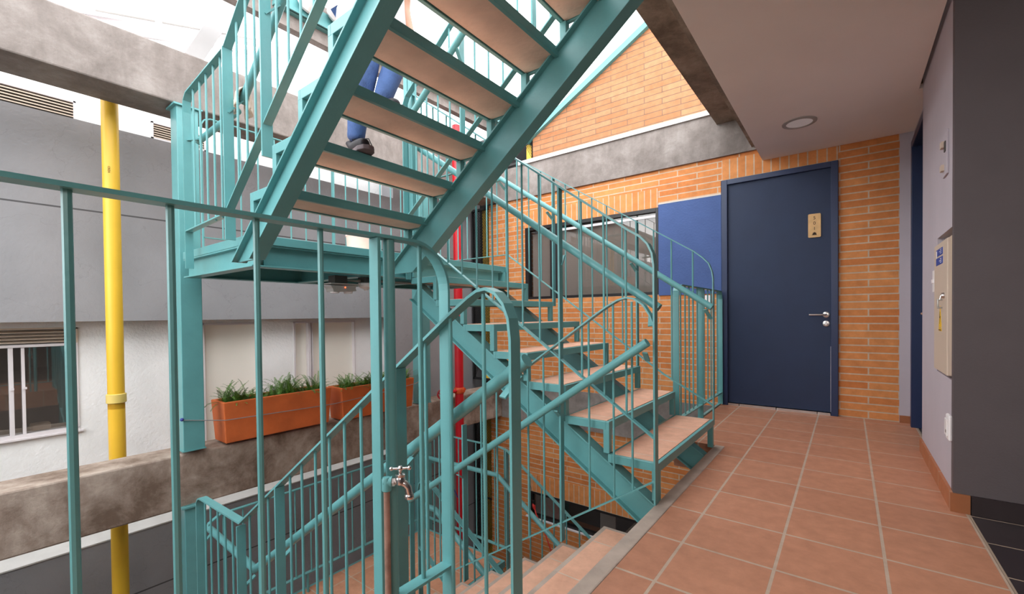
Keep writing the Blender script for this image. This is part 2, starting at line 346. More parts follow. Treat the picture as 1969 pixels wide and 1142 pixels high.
# ---- ceiling and upper slab
struct('ceiling', boxes((-0.655, 0.372, -2.6, 4.87, 2.395, 2.425), (0.372, 0.435, 3.97, 4.87, 2.395, 2.425)), CEIL, 'smooth pale suspended ceiling over the corridor', 'ceiling')
struct('ceiling_lobby', boxes((0.40, 3.2, -2.6, 2.86, 2.55, 2.58)), CEIL, 'lobby ceiling beside the corridor', 'ceiling')
struct('slab_above', boxes((-0.745, 3.2, 2.2, 4.86, 2.537, 2.84), (-0.36, 3.2, -2.6, 2.2, 2.6, 2.84)), CONC_U, 'concrete beam under the floor above', 'beam')
struct('slab_lip', boxes((-1.06, 3.2, 2.2, 4.86, 2.84, 3.0), (-0.36, 3.2, -2.6, 2.2, 2.841, 3.0)), CONC_U, 'thin projecting concrete slab edge of the floor above', 'slab')
# ---- brick wall
x0, x1 = -4.12, 0.34
wb = MB()
def strip(xa, xb, *zs):
    for za, zb in zs: wb.box(xa, xb, YB, YB+0.24, za, zb)
strip(x0, -3.48, (-4.6, 2.51)); strip(-3.48, -1.67, (-4.6, -1.80), (-1.455, 1.142), (2.105, 2.51)); strip(-1.67, -1.03, (-4.6, -1.80), (-1.455, 1.13), (2.13, 2.51))
strip(-1.03, -0.068, (-4.6, -1.80), (-1.455, -0.0), (2.268, 2.51)); strip(-0.068, x1, (-4.6, 2.51))
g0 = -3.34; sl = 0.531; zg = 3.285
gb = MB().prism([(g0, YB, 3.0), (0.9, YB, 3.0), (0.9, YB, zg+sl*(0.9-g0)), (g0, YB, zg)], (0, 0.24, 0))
struct('wall_back', wb, BRICK, 'orange brick wall across the end', 'wall')
struct('wall_gable', gb, BRICKG, 'orange brick gable under the sloping roof edge', 'wall')
struct('trim_1', boxes((-3.48, -1.67, YB-0.004, YB+0.1, 2.105, 2.315)), SOLD, 'upright brick course over the window', 'trim')
struct('trim_2', boxes((-1.02, -0.068, YB-0.004, YB+0.1, 2.27, 2.475)), SOLD_D, 'upright brick course over the apartment door', 'trim')
struct('trim_3', boxes((-3.48, -1.0, YB-0.004, YB+0.1, -1.455, -1.22)), SOLD_L, 'upright brick course over the lower window', 'trim')
struct('blue_panel', boxes((-1.666, -1.026, YB-0.012, YB+0.2, 1.13, 2.13)), BLUE, 'painted blue rectangle between window and door', 'panel')
struct('trim_4', boxes((-1.666, -1.026, YB-0.014, YB+0.1, 2.13, 2.142)), LEDGE, 'pale strip on top of the blue panel', 'trim')
struct('beam_back', boxes((-3.9, 0.34, YB-0.03, YB+0.3, 2.51, 2.95)), CONC, 'concrete beam across the brick wall', 'beam')
struct('trim_5', boxes((-3.55, 0.34, YB-0.055, YB+0.3, 2.95, 3.0)), LEDGE, 'pale ledge on top of the concrete beam', 'trim')
struct('beam_back_lower', boxes((-3.9, 0.34, YB-0.025, YB+0.3, -0.505, -0.03)), CONC, 'lower concrete beam across the brick wall', 'beam')
# ---- roof edge over the gable
re_ = MB(); ra, rb = 3.268, 3.345
re_.hexa([(-3.42, YB-0.05, ra-0.08*sl), (1.2, YB-0.05, ra+sl*4.54), (1.2, YB+0.3, ra+sl*4.54), (-3.42, YB+0.3, ra-0.08*sl), (-3.42, YB-0.05, rb-0.08*sl), (1.2, YB-0.05, rb+sl*4.54), (1.2, YB+0.3, rb+sl*4.54), (-3.42, YB+0.3, rb-0.08*sl)])
struct('trim_6', re_, TEAL, 'teal steel roof edge sloping over the brick gable', 'trim')
# ---- grey return and right wall with the cabinet recess
struct('wall_return', boxes((0.34, 0.62, YB, YB+0.24, -0.2, 2.7)), LILAC, 'narrow grey wall beside the brick', 'wall')
PY0, PY1, PZ0, PZ1 = 2.915, 3.345, 0.60, 1.325
wr = boxes((0.39, 0.70, 2.858, PY0, 0, 2.62), (0.39, 0.70, PY1, 3.955, 0, 2.62), (0.39, 0.70, PY0, PY1, 0, PZ0), (0.39, 0.70, PY0, PY1, PZ1, 2.62), (0.52, 0.70, PY0, PY1, PZ0, PZ1),
           (0.43, 0.70, 3.955, 4.79, 2.285, 2.62), (0.43, 0.70, 4.775, 4.88, 0, 2.62))
struct('wall_right', wr, LILAC, 'pale lilac-grey wall with the electrical cabinet', 'wall')
struct('wall_dark', boxes((0.388, 3.2, 2.854, 2.90, 0, 2.6), (3.2, 3.3, -2.6, 2.9, -0.2, 2.6)), DARKW, 'dark grey wall facing the lobby', 'wall')
struct('wall_behind', boxes((-1.1, 3.2, -2.7, -2.6, -0.2, 2.6)), LILAC, 'wall behind the viewer', 'wall')
struct('baseboard_right', boxes((0.378, 0.39, 2.854, 3.955, 0.0, 0.085)), BASET, 'terracotta skirting on the lilac wall', 'skirting')
struct('baseboard_corner', boxes((0.378, 0.443, 2.842, 2.854, 0.0, 0.085)), BASEB, 'terracotta skirting return at the wall corner', 'skirting')
struct('baseboard_dark', boxes((0.447, 3.2, 2.841, 2.854, 0.0, 0.085)), BASED, 'dark skirting on the lobby wall', 'skirting')
struct('baseboard_back', boxes((0.342, 0.43, YB-0.012, YB, 0.0, 0.06)), BASEB, 'terracotta skirting beside the brick', 'skirting')

# ---- door 1 (apartment) and door 2
def lever(parent, cx, cy, cz, nrm, along, zlock):
    """steel lever on a round rose, with the lock cylinder below; nrm = out of the door, along = lever direction"""
    nrm, along = Vector(nrm), Vector(along); c = Vector((cx, cy, cz))
    h = MB().lathe([(0.026, 0), (0.026, 0.007), (0.022, 0.009)], c, nrm, 24).tube([c, c+nrm*0.045, c+nrm*0.052+along*0.012, c+nrm*0.052+along*0.125], 0.0085, 12)
    h.done('door_handle', STEEL, parent, smooth=True, label='steel lever handle')
    l = MB().lathe([(0.026, 0), (0.026, 0.007), (0.021, 0.009)], Vector((cx, cy, zlock)), nrm, 24)
    up = Vector((0, 0, 1)); k = Vector((cx, cy, zlock))+nrm*0.010
    l.bar([k-up*0.016, k+up*0.012], 0.009, 0.006, along).lathe([(0.009, -0.001), (0.009, 0.005)], k+up*0.008, nrm, 16)
    l.done('lock_escutcheon', STEEL, parent, smooth=True, label='round steel lock')
d1 = sstruct('door_1', 'navy blue apartment door numbered 501', 'door', (-0.54, YB, 0))
boxes((-1.02, -0.965, YB-0.035, YB+0.10, 0, 2.265), (-0.122, -0.069, YB-0.035, YB+0.10, 0, 2.265), (-0.965, -0.122, YB-0.035, YB+0.10, 2.215, 2.265)).done('door_frame', NAVYF, d1, bevel=0.003)
boxes((-0.968, -0.119, YB-0.006, YB+0.036, 0.026, 2.218)).done('door_leaf', NAVY, d1, bevel=0.003)
thr = MB()
for a, b in ((-0.963, -0.866), (-0.860, -0.548), (-0.542, -0.226), (-0.221, -0.126)): thr.box(a, b, YB-0.03, YB+0.05, 0.0, 0.022)
thr.done('threshold', STEEL, d1, label='aluminium threshold strip in four lengths')
pl = MB(); pr_ = []
for (cx, cz, a0) in ((-0.205, 1.812, 0), (-0.281, 1.812, 90), (-0.281, 1.618, 180), (-0.205, 1.618, 270)):
    for k in range(5):
        a = math.radians(a0+k*22.5); pr_.append((cx-0.0+0.010*math.cos(a), YB-0.016, cz+0.010*math.sin(a)))
npl = pl.prism(pr_, (0, 0.009, 0)).done('number_plate', WOOD, d1, label='wooden plate engraved 5 0 1 in a column')
for s, z in (('5', 1.783), ('0', 1.735), ('1', 1.687)): text_mesh('numeral', s, 0.040, INK, npl, (-0.243, YB-0.0165, z), (PI/2, 0, 0))
lg = MB()
for k in range(7):
    a = math.radians(90+(k-3)*26); L = 0.026-0.003*abs(k-3); b = Vector((-0.243, YB-0.0172, 1.634)); d = Vector((math.cos(a), 0, math.sin(a))); n = Vector((-d.z, 0, d.x))
    lg.prism([b, b+d*L*0.55+n*0.0045, b+d*L, b+d*L*0.55-n*0.0045], (0, 0.001, 0))
lg.box(-0.262, -0.224, YB-0.0172, YB-0.0162, 1.629, 1.633); lg.done('emblem', INK, npl)
boxes((-1.02, -0.069, YB+0.12, YB+0.14, 0, 2.265)).done('backing', VOID, d1)  # unseen blocker added to stop light leaking in round the leaf
lever(d1, -0.157, YB-0.006, 0.905, (0, -1, 0), (-1, 0, 0), 0.825)
boxes((-0.1245, -0.1215, YB-0.012, YB-0.006, 0.03, 0.62)).done('edge_line', ALUW, d1)  # thin white line up the lower part of the jamb gap

d2 = sstruct('door_2', 'navy blue door set in the right-hand wall', 'door', (0.45, 4.37, 0))
boxes((0.40, 0.56, 4.715, 4.775, 0, 2.28), (0.40, 0.56, 3.957, 4.02, 0, 2.28), (0.40, 0.56, 4.02, 4.715, 2.225, 2.28)).done('door_frame', NAVYF, d2, bevel=0.003)
boxes((0.47, 0.515, 4.022, 4.713, 0.01, 2.222)).done('door_leaf', NAVY, d2, bevel=0.003)
boxes((0.461, 0.47, 4.10, 4.175, 1.615, 1.815)).done('number_plate', WOOD, d2, bevel=0.003)
lever(d2, 0.47, 4.13, 0.91, (-1, 0, 0), (0, 1, 0), 0.83)

# ---- window 1 (upper brick wall) with the room behind
w1 = sstruct('window_1', 'black framed window in the brick wall', 'window', (-2.57, YB, 1.142))
boxes((-3.48, -3.43, YB-0.004, YB+0.08, 1.142, 2.105), (-1.70, -1.67, YB-0.004, YB+0.08, 1.142, 2.105), (-3.43, -1.70, YB-0.004, YB+0.08, 2.06, 2.105), (-3.43, -1.70, YB-0.004, YB+0.08, 1.142, 1.175), (-3.09, -2.945, YB+0.004, YB+0.08, 1.175, 2.06)).done('frame', BLACK, w1, bevel=0.002)
boxes((-3.43, -3.09, YB+0.04, YB+0.046, 1.175, 2.06)).done('pane', GLS, w1)
boxes((-2.945, -1.70, YB+0.025, YB+0.031, 1.175, 2.06)).done('pane', GLS, w1)
boxes((-2.945, -1.70, YB+0.018, YB+0.024, 2.005, 2.035)).done('head_rail', ALUW, w1, label='white rail across the top of the large pane')
bl = MB()
for k in range(18):
    xx = -3.40+k*0.097
    bl.hexa([(xx, YB+0.065, 1.15), (xx+0.092, YB+0.08, 1.15), (xx+0.092, YB+0.083, 1.15), (xx, YB+0.068, 1.15), (xx, YB+0.065, 2.02), (xx+0.092, YB+0.08, 2.02), (xx+0.092, YB+0.083, 2.02), (xx, YB+0.068, 2.02)])
bl.done('vertical_blind', BLINDG, w1)
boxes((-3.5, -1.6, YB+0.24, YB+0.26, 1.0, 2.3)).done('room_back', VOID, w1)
# window 5, one storey down
w5 = sstruct('window_5', 'lower black framed window below the stairs', 'window', (-2.2, YB, -1.80))
boxes((-3.46, -3.42, YB-0.002, YB+0.08, -1.80, -1.455), (-3.42, -0.95, YB-0.002, YB+0.08, -1.485, -1.455), (-3.42, -0.95, YB-0.002, YB+0.08, -1.80, -1.775), (-1.75, -1.66, YB, YB+0.08, -1.775, -1.485)).done('frame', BLACK, w5)
boxes((-3.42, -0.95, YB+0.03, YB+0.035, -1.775, -1.485)).done('pane', GLSK, w5)
boxes((-3.5, -0.9, YB-0.03, YB+0.06, -1.815, -1.80)).done('sill', ALUW, w5, label='white sill strip')
boxes((-3.42, -3.0, YB+0.10, YB+0.12, -1.9, -1.4), (-2.45, -2.25, YB+0.10, YB+0.12, -1.9, -1.4)).done('wall_tile', WPLAS, w5)
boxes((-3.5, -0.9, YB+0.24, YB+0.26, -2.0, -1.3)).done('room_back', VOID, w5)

# ---- neighbouring building on the left
XG, XW = -4.5, -4.72
struct('wall_left', boxes((XG-0.5, XG, -3.0, 3.49, 0.918, 2.40), (XG-0.5, XG, -3.0, 3.49, -4.6, -0.761), (XG-0.5, XG, 3.49, 5.3, -4.6, 3.35)), GREY, 'grey rendered wall bands of the neighbouring building', 'wall')
struct('ledge_left', boxes((XG-0.26, XG+0.004, -3.0, 3.49, -0.762, -0.752)), LEDGE, 'pale ledge on top of the lower grey band', 'ledge')
wl = MB()
wz = [(-3.0, -0.62, None), (-0.62, 0.67, (0.085, 0.872)), (0.67, 1.49, None), (1.49, 1.985, (-0.35, 0.885)), (1.985, 2.33, None), (2.33, 3.07, (-0.35, 0.885)), (3.07, 3.60, None)]
for a, b, h in wz:
    if h is None: wl.box(XW-0.25, XW, a, b, -0.76, 3.3)
    else: wl.box(XW-0.25, XW, a, b, -0.76, h[0]); wl.box(XW-0.25, XW, a, b, h[1], 3.3)
struct('wall_left_white', wl, WHITE, 'white rendered wall of the neighbouring building', 'wall')
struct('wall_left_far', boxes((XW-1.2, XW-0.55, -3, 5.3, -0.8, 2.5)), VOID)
w2 = sstruct('window_2', 'sliding window with white frame and louvre vent', 'window', (XW, 0.0, 0.085))
boxes((XW-0.06, XW+0.012, 0.64, 0.67, 0.10, 0.735), (XW-0.06, XW+0.012, -0.62, -0.59, 0.10, 0.735), (XW-0.06, XW+0.012, -0.62, 0.67, 0.735, 0.755), (XW-0.06, XW+0.012, -0.62, 0.67, 0.085, 0.11),
      (XW-0.05, XW+0.006, 0.315, 0.338, 0.11, 0.735), (XW-0.06, XW, 0.377, 0.394, 0.11, 0.735), (XW-0.07, XW+0.03, -0.64, 0.69, 0.072, 0.086)).done('frame', ALUW, w2, bevel=0.002)
boxes((XW-0.035, XW-0.03, -0.59, 0.64, 0.11, 0.735)).done('pane', GLSK, w2)
lv = MB()
for k in range(4): z = 0.765+k*0.024; lv.hexa([(XW-0.05, -0.62, z+0.014), (XW+0.006, -0.62, z), (XW+0.006, 0.665, z), (XW-0.05, 0.665, z+0.014), (XW-0.05, -0.62, z+0.020), (XW+0.006, -0.62, z+0.006), (XW+0.006, 0.665, z+0.006), (XW-0.05, 0.665, z+0.020)])
lv.box(XW-0.06, XW+0.012, -0.62, 0.67, 0.862, 0.874); lv.box(XW-0.06, XW+0.012, 0.655, 0.67, 0.755, 0.872)
lv.done('louvre', CREAM, w2, label='cream louvre slats above the panes')
MB().box(XW, XW+0.02, 0.385, 0.40, 0.435, 0.45).box(XW+0.006, XW+0.022, 0.325, 0.338, 0.435, 0.45).done('catch', ALUW, w2)
boxes((XW-0.55, XW-0.5, -0.7, 0.9, 0, 0.9)).done('room_back', GPLAS, w2)
tag(boxes((XW-0.16, XW-0.06, 0.42, 0.525, 0.111, 0.160)).done('packet', TUB, bevel=0.01), 'pale wrapped packet on the sill behind the sliding window', 'packet')
for nm, lab, a, b, sash in (('window_3', 'window covered by a beige roller blind beside the teal column', 1.49, 1.985, None), ('window_4', 'white framed window with pale blind above the planters', 2.33, 3.07, 2.52)):
    w = sstruct(nm, lab, 'window', (XW, (a+b)/2, -0.35))
    f = boxes((XW-0.05, XW+0.008, a, a+0.02, -0.35, 0.885), (XW-0.05, XW+0.008, b-0.014, b, -0.35, 0.885), (XW-0.05, XW+0.008, a, b, 0.868, 0.885))
    if sash: f.box(XW-0.05, XW+0.01, sash-0.03, sash, -0.35, 0.868); f.box(XW-0.055, XW, sash+0.012, sash+0.03, -0.35, 0.868)
    f.done('frame', ALUW, w, bevel=0.002)
    boxes((XW-0.045, XW-0.04, a+0.02, b-0.014, -0.35, 0.868)).done('blind', BLIND, w)
def louvre_vent(y0, y1, z0, z1, label):
    t = thing('louvre_vent', label, 'vent', (XW, (y0+y1)/2, z0), 'louvre vents on the white wall')
    boxes((XW-0.005, XW+0.02, y0, y1, z0, z0+0.012), (XW-0.005, XW+0.02, y0, y1, z1-0.012, z1), (XW-0.005, XW+0.02, y0, y0+0.014, z0, z1), (XW-0.005, XW+0.02, y1-0.014, y1, z0, z1)).done('frame', ALUW, t)
    boxes((XW, XW+0.002, y0, y1, z0, z1)).done('backing', DPLAS, t)
    m = MB(); n = 6
    for k in range(n):
        z = z0+0.014+k*(z1-z0-0.028)/n
        m.hexa([(XW+0.002, y0+0.014, z+0.012), (XW+0.018, y0+0.014, z), (XW+0.018, y1-0.014, z), (XW+0.002, y1-0.014, z+0.012), (XW+0.002, y0+0.014, z+0.016), (XW+0.018, y0+0.014, z+0.004), (XW+0.018, y1-0.014, z+0.004), (XW+0.002, y1-0.014, z+0.016)])
    m.done('slat', CREAM, t)
louvre_vent(-0.5, 0.69, 2.44, 2.60, 'long louvre vent high on the white wall left of the yellow pipe')
louvre_vent(1.15, 1.55, 2.465, 2.61, 'short louvre vent high on the white wall beside the teal column')

# ---- concrete beams on the left (they run very slightly off the grid)
def skew_beam(name, label, near, far, zn, zf, depth):
    """front face from near (x,y) to far (x,y); zn/zf = bottom, top"""
    (xa, ya), (xb, yb) = near, far
    m = MB().hexa([(xa-depth, ya, zn[0]), (xa, ya, zn[0]), (xb, yb, zf[0]), (xb-depth, yb, zf[0]), (xa-depth, ya, zn[1]), (xa, ya, zn[1]), (xb, yb, zf[1]), (xb-depth, yb, zf[1])])
    return m
struct('beam_left', skew_beam('b', '', (-3.60, -1.6), (-3.9, 4.86), (-0.345, 0.015), (-0.497, -0.085), 0.28), CONC_D, 'weathered concrete beam carrying the planters', 'beam', bevel=0.012)
struct('beam_left_upper', skew_beam('b', '', (-3.60, -1.6), (-3.9, 4.86), (2.372, 2.725), (2.52, 2.93), 0.34), CONC, 'upper concrete beam on the left', 'beam', bevel=0.010)
struct('beam_left_top', boxes((-3.88, -3.8, 0.4, 4.86, 3.41, 3.76)), CONC, 'topmost concrete beam under the skylight', 'beam')
struct('trim_7', boxes((-3.80, -3.72, 1.75, 4.86, 3.52, 3.555), (-3.745, -3.735, 1.75, 4.86, 3.52, 3.66)), TEAL, 'teal steel angle fixed along the topmost beam', 'trim')
# white sloping roof frame seen over the upper beam
rf = thing('roof_frame', 'white steel roof frame with sloping eaves rail above the left beam', 'roof frame', (XW+0.06, 1.3, 3.2))
def rp(y, z, x=XW+0.07): return (x, y, z)
MB().bar([rp(0.1, 3.10), rp(2.08, 3.68)], 0.06, 0.055, (1, 0, 0)).done('eaves_rail', ALUW, rf)
MB().bar([rp(0.1, 2.99), rp(2.10, 3.575)], 0.03, 0.03, (1, 0, 0)).done('eaves_rail', ALUW, rf)
MB().bar([rp(1.37, 3.10, XW+0.14), rp(2.00, 4.44, XW+0.14)], 0.03, 0.13, (1, 0, 0)).done('rafter', paint('rafter_white', (176, 174, 174), 0.6, 0.03), rf)
for a, b in ((0.80, 1.17), (1.22, 1.53), (1.64, 1.97)):
    za, zb = 3.10+(a-0.1)*0.2929+0.012, 3.10+(b-0.1)*0.2929+0.012
    MB().bar([rp(a, za, XW+0.098), rp(b, zb, XW+0.098)], 0.008, 0.011, (1, 0, 0)).done('gap', GPLAS, rf)
# ---- mesh screen in the slot between grey wall and brick
struct('slot_recess', boxes((-4.5, -4.1, YB+0.24, YB+0.27, -3.3, 3.4), (-4.5, -3.3, YB+0.245, YB+0.275, 2.96, 3.50)), VOID)
def mesh_screen(xa, xb, za, zb, label):
    t = thing('mesh_screen', label, 'mesh panel', ((xa+xb)/2, YB+0.03, za), 'black mesh screens')
    boxes((xa, xa+0.022, YB+0.01, YB+0.05, za, zb), (xb-0.004, xb, YB+0.012, YB+0.04, za, zb), (xa, xb, YB+0.01, YB+0.05, zb-0.03, zb), (xa, xb, YB+0.01, YB+0.05, za, za+0.03)).done('frame', BLACKM, t)
    m = MB(); p = 0.042; w = xb-xa; k = za
    while k < zb:
        for s in (1, -1):
            a, b = (xa, k) if s > 0 else (xb, k); c, d = (xb, k+w*1.9) if s > 0 else (xa, k+w*1.9)
            if d > zb: f = (zb-b)/(d-b); c, d = a+(c-a)*f, zb
            m.bar([(a, YB+0.03, b), (c, YB+0.03, d)], 0.005, 0.004, (0, 1, 0))
        k += p
    m.box(xa, xb, YB+0.025, YB+0.035, (za+zb)/2-0.012, (za+zb)/2+0.012)
    m.done('mesh', BLACKM, t); return t
for za, zb, lab in ((-3.0, -0.52, 'black mesh screen below the lower concrete beam'), (-0.02, 2.50, 'tall black mesh screen between grey wall and brick wall')):
    mesh_screen(-4.47, -4.124, za, zb, lab)
mesh_screen(-4.45, -3.36, 3.0, 3.48, 'small black mesh screen under the teal roof edge')
for za, zb, lab in ((-3.0, -0.52, 'yellow steel post behind the lowest mesh screen'), (-0.02, 2.50, 'yellow steel post behind the tall mesh screen')):
    tag(boxes((-4.28, -4.155, YB+0.040, YB+0.085, za, zb)).done('steel_post', YELD), lab, 'post', 'yellow posts behind mesh')
tag(boxes((-3.50, -3.42, YB+0.08, YB+0.14, 3.01, 3.36)).done('steel_post', YELD), 'short yellow steel post behind the mesh under the roof edge', 'post', 'yellow posts behind mesh')

# ================================================================== STAIRS
def tread(parent, xa, xb, ya, yb, z, cover=False, tile=None):
    """steel angle tray with a tile and mortar filling; xa<xb"""
    e = 0.02 if not cover else 0.03; top = z-0.003 if not cover else z-0.012
    f = boxes((xa, xa+e, ya, yb, z-0.047, top), (xb-e, xb, ya, yb, z-0.047, top), (xa+e, xb-e, ya, ya+e, z-0.047, top), (xa+e, xb-e, yb-e, yb, z-0.047, top))
    fo = f.done('tread', TEAL, parent, bevel=0.002)
    if cover: boxes((xa-0.004, xb+0.004, ya-0.004, yb+0.004, z-0.012, z-0.001)).done('nosing', KERBM, fo, origin=False)
    if cover: boxes((xa+0.018, xb-0.012, ya+0.018, yb-0.018, z-0.010, z)).done('tile', STEPT, fo, origin=False)
    else: boxes((xa+e, xb-e, ya+e, yb-e, z-0.020, z)).done('tile', STEPT, fo, origin=False)
    boxes((xa+e+0.004, xb-e-0.004, ya+e+0.004, yb-e-0.004, z-0.040, z-0.020)).done('mortar_bed', UNDER, fo, origin=False)
def riser_post(parent, x, y, za, zb, s=0.034): boxes((x-s/2, x+s/2, y-s/2, y+s/2, za, zb)).done('riser_post', TEAL, parent, bevel=0.002)

# -- flight A: floor up to the landing, far lane
fa = thing('stair_flight', 'teal steel stair flight climbing from the tiled floor beside the brick wall', 'stairs', (-1.6, 2.7, 0), 'stair flights')
for k in range(7):
    z = 0.195+0.17*k; xn = -0.74-0.26*k
    tread(fa, xn-0.268, xn, 2.145, 3.265, z)
    for y in (2.162, 3.248):
        riser_post(fa, xn-0.017, y, (z-0.17 if k else 0.004), z-0.045)
for y in (2.162, 3.248): riser_post(fa, -0.74-0.26*7+0.002, y, 1.215, LAND-0.055)
for y in (2.225, 3.185):
    p0, p1 = Vector((-0.80, y, -0.105)), Vector((-2.60, y, 1.115))
    MB().ibeam(p0, p1, 0.145, 0.08).done('stringer', TEAL, fa, bevel=0.0015)
# -- flight B: landing up to the floor above, near lane
fb = thing('stair_flight', 'teal steel stair flight seen from underneath, climbing overhead', 'stairs', (-1.6, 1.5, LAND), 'stair flights')
for k in range(8):
    z = 1.540+0.1733*k; xn = -2.317+0.238*k
    tread(fb, xn, xn+0.242, 0.945, 1.925, z)
    for y in (0.963, 1.905): riser_post(fb, xn+0.018, y, z-0.20, z-0.046, 0.036)
for y, d, w, c in ((0.951, 0.130, 0.072, 1.570), (1.878, 0.178, 0.076, 1.572)):
    # c = height of the top flange where x = -2
    h = d/2/math.cos(math.atan(0.742))
    p0, p1 = Vector((-2.60, y, c-h-0.60*0.742)), Vector((-0.50, y, c-h+1.50*0.742))
    m = MB().ibeam(p0, p1, d, w)
    for co, no in (((0, 0, LAND-0.172), (0, 0, -1)), ((-2.57, 0, 0), (-1, 0, 0))):
        r = bmesh.ops.bisect_plane(m.bm, geom=m.bm.verts[:]+m.bm.edges[:]+m.bm.faces[:], plane_co=co, plane_no=no, clear_outer=True)
        ed = [e for e in r['geom_cut'] if isinstance(e, bmesh.types.BMEdge)]
        if ed: bmesh.ops.holes_fill(m.bm, edges=ed)
    m.done('stringer', TEAL, fb, bevel=0.0015)
# -- flight C: floor down to the lower landing, near lane
fc = thing('stair_flight', 'tiled stair flight going down from the kerb', 'stairs', (-1.6, 1.55, LOW), 'stair flights')
for k in range(7):
    z = -0.165*(k+1); xn = -1.0-0.256*k
    tread(fc, xn, xn+0.285, 1.05, 2.08, z, True)
for y in (1.11, 2.0):
    MB().ibeam((-0.80, y, -0.30), (-2.62, y, -0.30-1.82*0.645), 0.15, 0.08).done('stringer', TEAL, fc, bevel=0.0015)
# -- flight D: lower landing further down, far lane
fd = thing('stair_flight', 'teal stair flight going further down below the brick wall window', 'stairs', (-1.6, 2.65, -3.0), 'stair flights')
for k in range(7):
    z = LOW-0.17*(k+1); xn = -2.50+0.256*k
    tread(fd, xn-0.03, xn+0.256, 2.2, 3.12, z, True)
for y in (2.24, 3.06):
    MB().ibeam((-2.52, y, LOW-0.20), (-0.73, y, LOW-0.20-1.79*0.664), 0.15, 0.08).done('stringer', TEAL, fd, bevel=0.0015)

# -- landings
def landing(label, z, xa, xb, ya, yb, tile, split=None):
    t = thing('stair_landing', label, 'landing', ((xa+xb)/2, (ya+yb)/2, z-0.17), 'stair landings')
    boxes((xa, xb, ya, ya+0.03, z-0.05, z), (xa, xb, yb-0.03, yb, z-0.05, z), (xa, xa+0.03, ya+0.03, yb-0.03, z-0.05, z), (xb-0.03, xb, ya+0.03, yb-0.03, z-0.05, z)).done('edge_angle', TEAL, t, bevel=0.003)
    boxes((xa+0.03, xb-0.03, ya+0.03, yb-0.03, z-0.022, z+0.002)).done('tile_floor', tile, t, origin=False)
    boxes((xa+0.03, xb-0.03, ya+0.03, yb-0.03, z-0.048, z-0.022)).done('deck_plate', TEAL, t)
    zc = z-0.05-0.0625
    for p0, p1 in (((xa, ya+0.04, zc), (xb, ya+0.04, zc)), ((xa, yb-0.04, zc), (xb, yb-0.04, zc)), ((xb-0.045, ya+0.08, zc), (xb-0.045, yb-0.08, zc)), ((xa+0.045, ya+0.08, zc), (xa+0.045, yb-0.08, zc)), ((xa+0.085, 1.83, zc), (xb-0.085, 1.83, zc)), ((xa+0.085, 2.5, zc), (xb-0.085, 2.5, zc))):
        MB().ibeam(p0, p1, 0.125, 0.075).done('joist', TEAL, t, bevel=0.0015)
    return t
landing('upper teal steel stair landing hanging between the columns', LAND, -3.63, -2.56, 1.045, 3.285, STEPD)
landing('lower stair landing with terracotta tiles', LOW, -3.60, -2.50, 1.02, 3.14, STEPD)

# -- columns
def column(label, x, y, z0, z1, w=0.13):
    t = thing('steel_column', label, 'column', (x, y, z0), 'teal steel columns')
    m = MB().box(x-w/2, x+w/2, y-w/2, y+w/2, z0, z1); m.done('shaft', TEAL, t, bevel=0.004)
    boxes((x-w/2-0.02, x+w/2+0.02, y-w/2-0.02, y+w/2+0.02, z1-0.012, z1)).done('cap_plate', TEAL, t)
    if z0 > -1: boxes((x-w/2-0.006, x+w/2+0.004, y-w/2-0.006, y+w/2+0.006, z0, z0+0.008)).done('base_plate', TEAL, t)
column('teal steel column beside the left planter', -3.755, 1.108, -0.005, 2.42)
column('teal steel column under the planter beam', -3.76, 1.108, -3.2, -0.39)
column('teal steel column behind the right planter', -3.86, 3.36, -0.055, 2.49, 0.14)
column('teal steel column under the beam beside the red pipe', -3.86, 3.36, -3.2, -0.46, 0.14)

# ================================================================== RAILINGS
def rail_top(t, path, wd, w=0.042, th=0.008, name='top_rail'): return MB().bar(path, w, th, wd).done(name, TEAL, t)
def post(t, x, y, z0, z1, wd, w=0.045, th=0.011):
    return MB().bar([(x, y, z0), (x, y, z1)], w, th, wd).done('post', TEAL, t)
def baluster(t, x, y, z0, z1, r=0.0062): MB().tube([(x, y, z0), (x, y, z1)], r, 8).done('baluster', TEAL, t, smooth=True)
def handrail(t, path, r=0.021): return MB().tube(path, r, 16).done('handrail', TEAL, t, smooth=True)
def bracket(t, a, b): MB().bar([a, b], 0.024, 0.007, (1, 0, 0)).done('bracket', TEAL, t)
def arcpts(c, r, a0, a1, n, plane, fixed):
    out = []
    for k in range(n+1):
        a = math.radians(a0+(a1-a0)*k/n); u, v = c[0]+r*math.cos(a), c[1]+r*math.sin(a)
        out.append((u, fixed, v) if plane == 'xz' else (fixed, u, v))
    return out
XD, YD = (1, 0, 0), (0, 1, 0)

# guard rail at the floor edge next to the camera
gr = thing('guard_railing', 'near teal guard railing along the floor edge at left', 'railing', (-1.05, 0.2, 0))
rail_top(gr, [(-1.05, -1.6, 1.155), (-1.05, 0.875, 1.155)] + arcpts((0.872, 1.013), 0.142, 90, 0, 10, 'yz', -1.05)[1:] + [(-1.05, 1.014, 0.0)], XD, 0.042, 0.009)
rail_top(gr, [(-1.05, -1.6, 0.112), (-1.05, 1.01, 0.112)], XD, 0.042, 0.009, 'bottom_rail')
for y in (0.14, 0.283, 0.44, 0.59, -0.02, -0.18, -0.34, -0.50, 0.91): baluster(gr, -1.05, y, 0.115, 1.152, 0.0072)
boxes((-1.070, -1.030, 0.744, 0.755, -0.02, 1.15)).done('post', TEAL, gr, bevel=0.002)
MB().tube([(-1.05, 0.796, -0.02), (-1.05, 0.796, 1.15)], 0.0165, 16).done('post', TEAL, gr, smooth=True, label='round post of the guard railing')

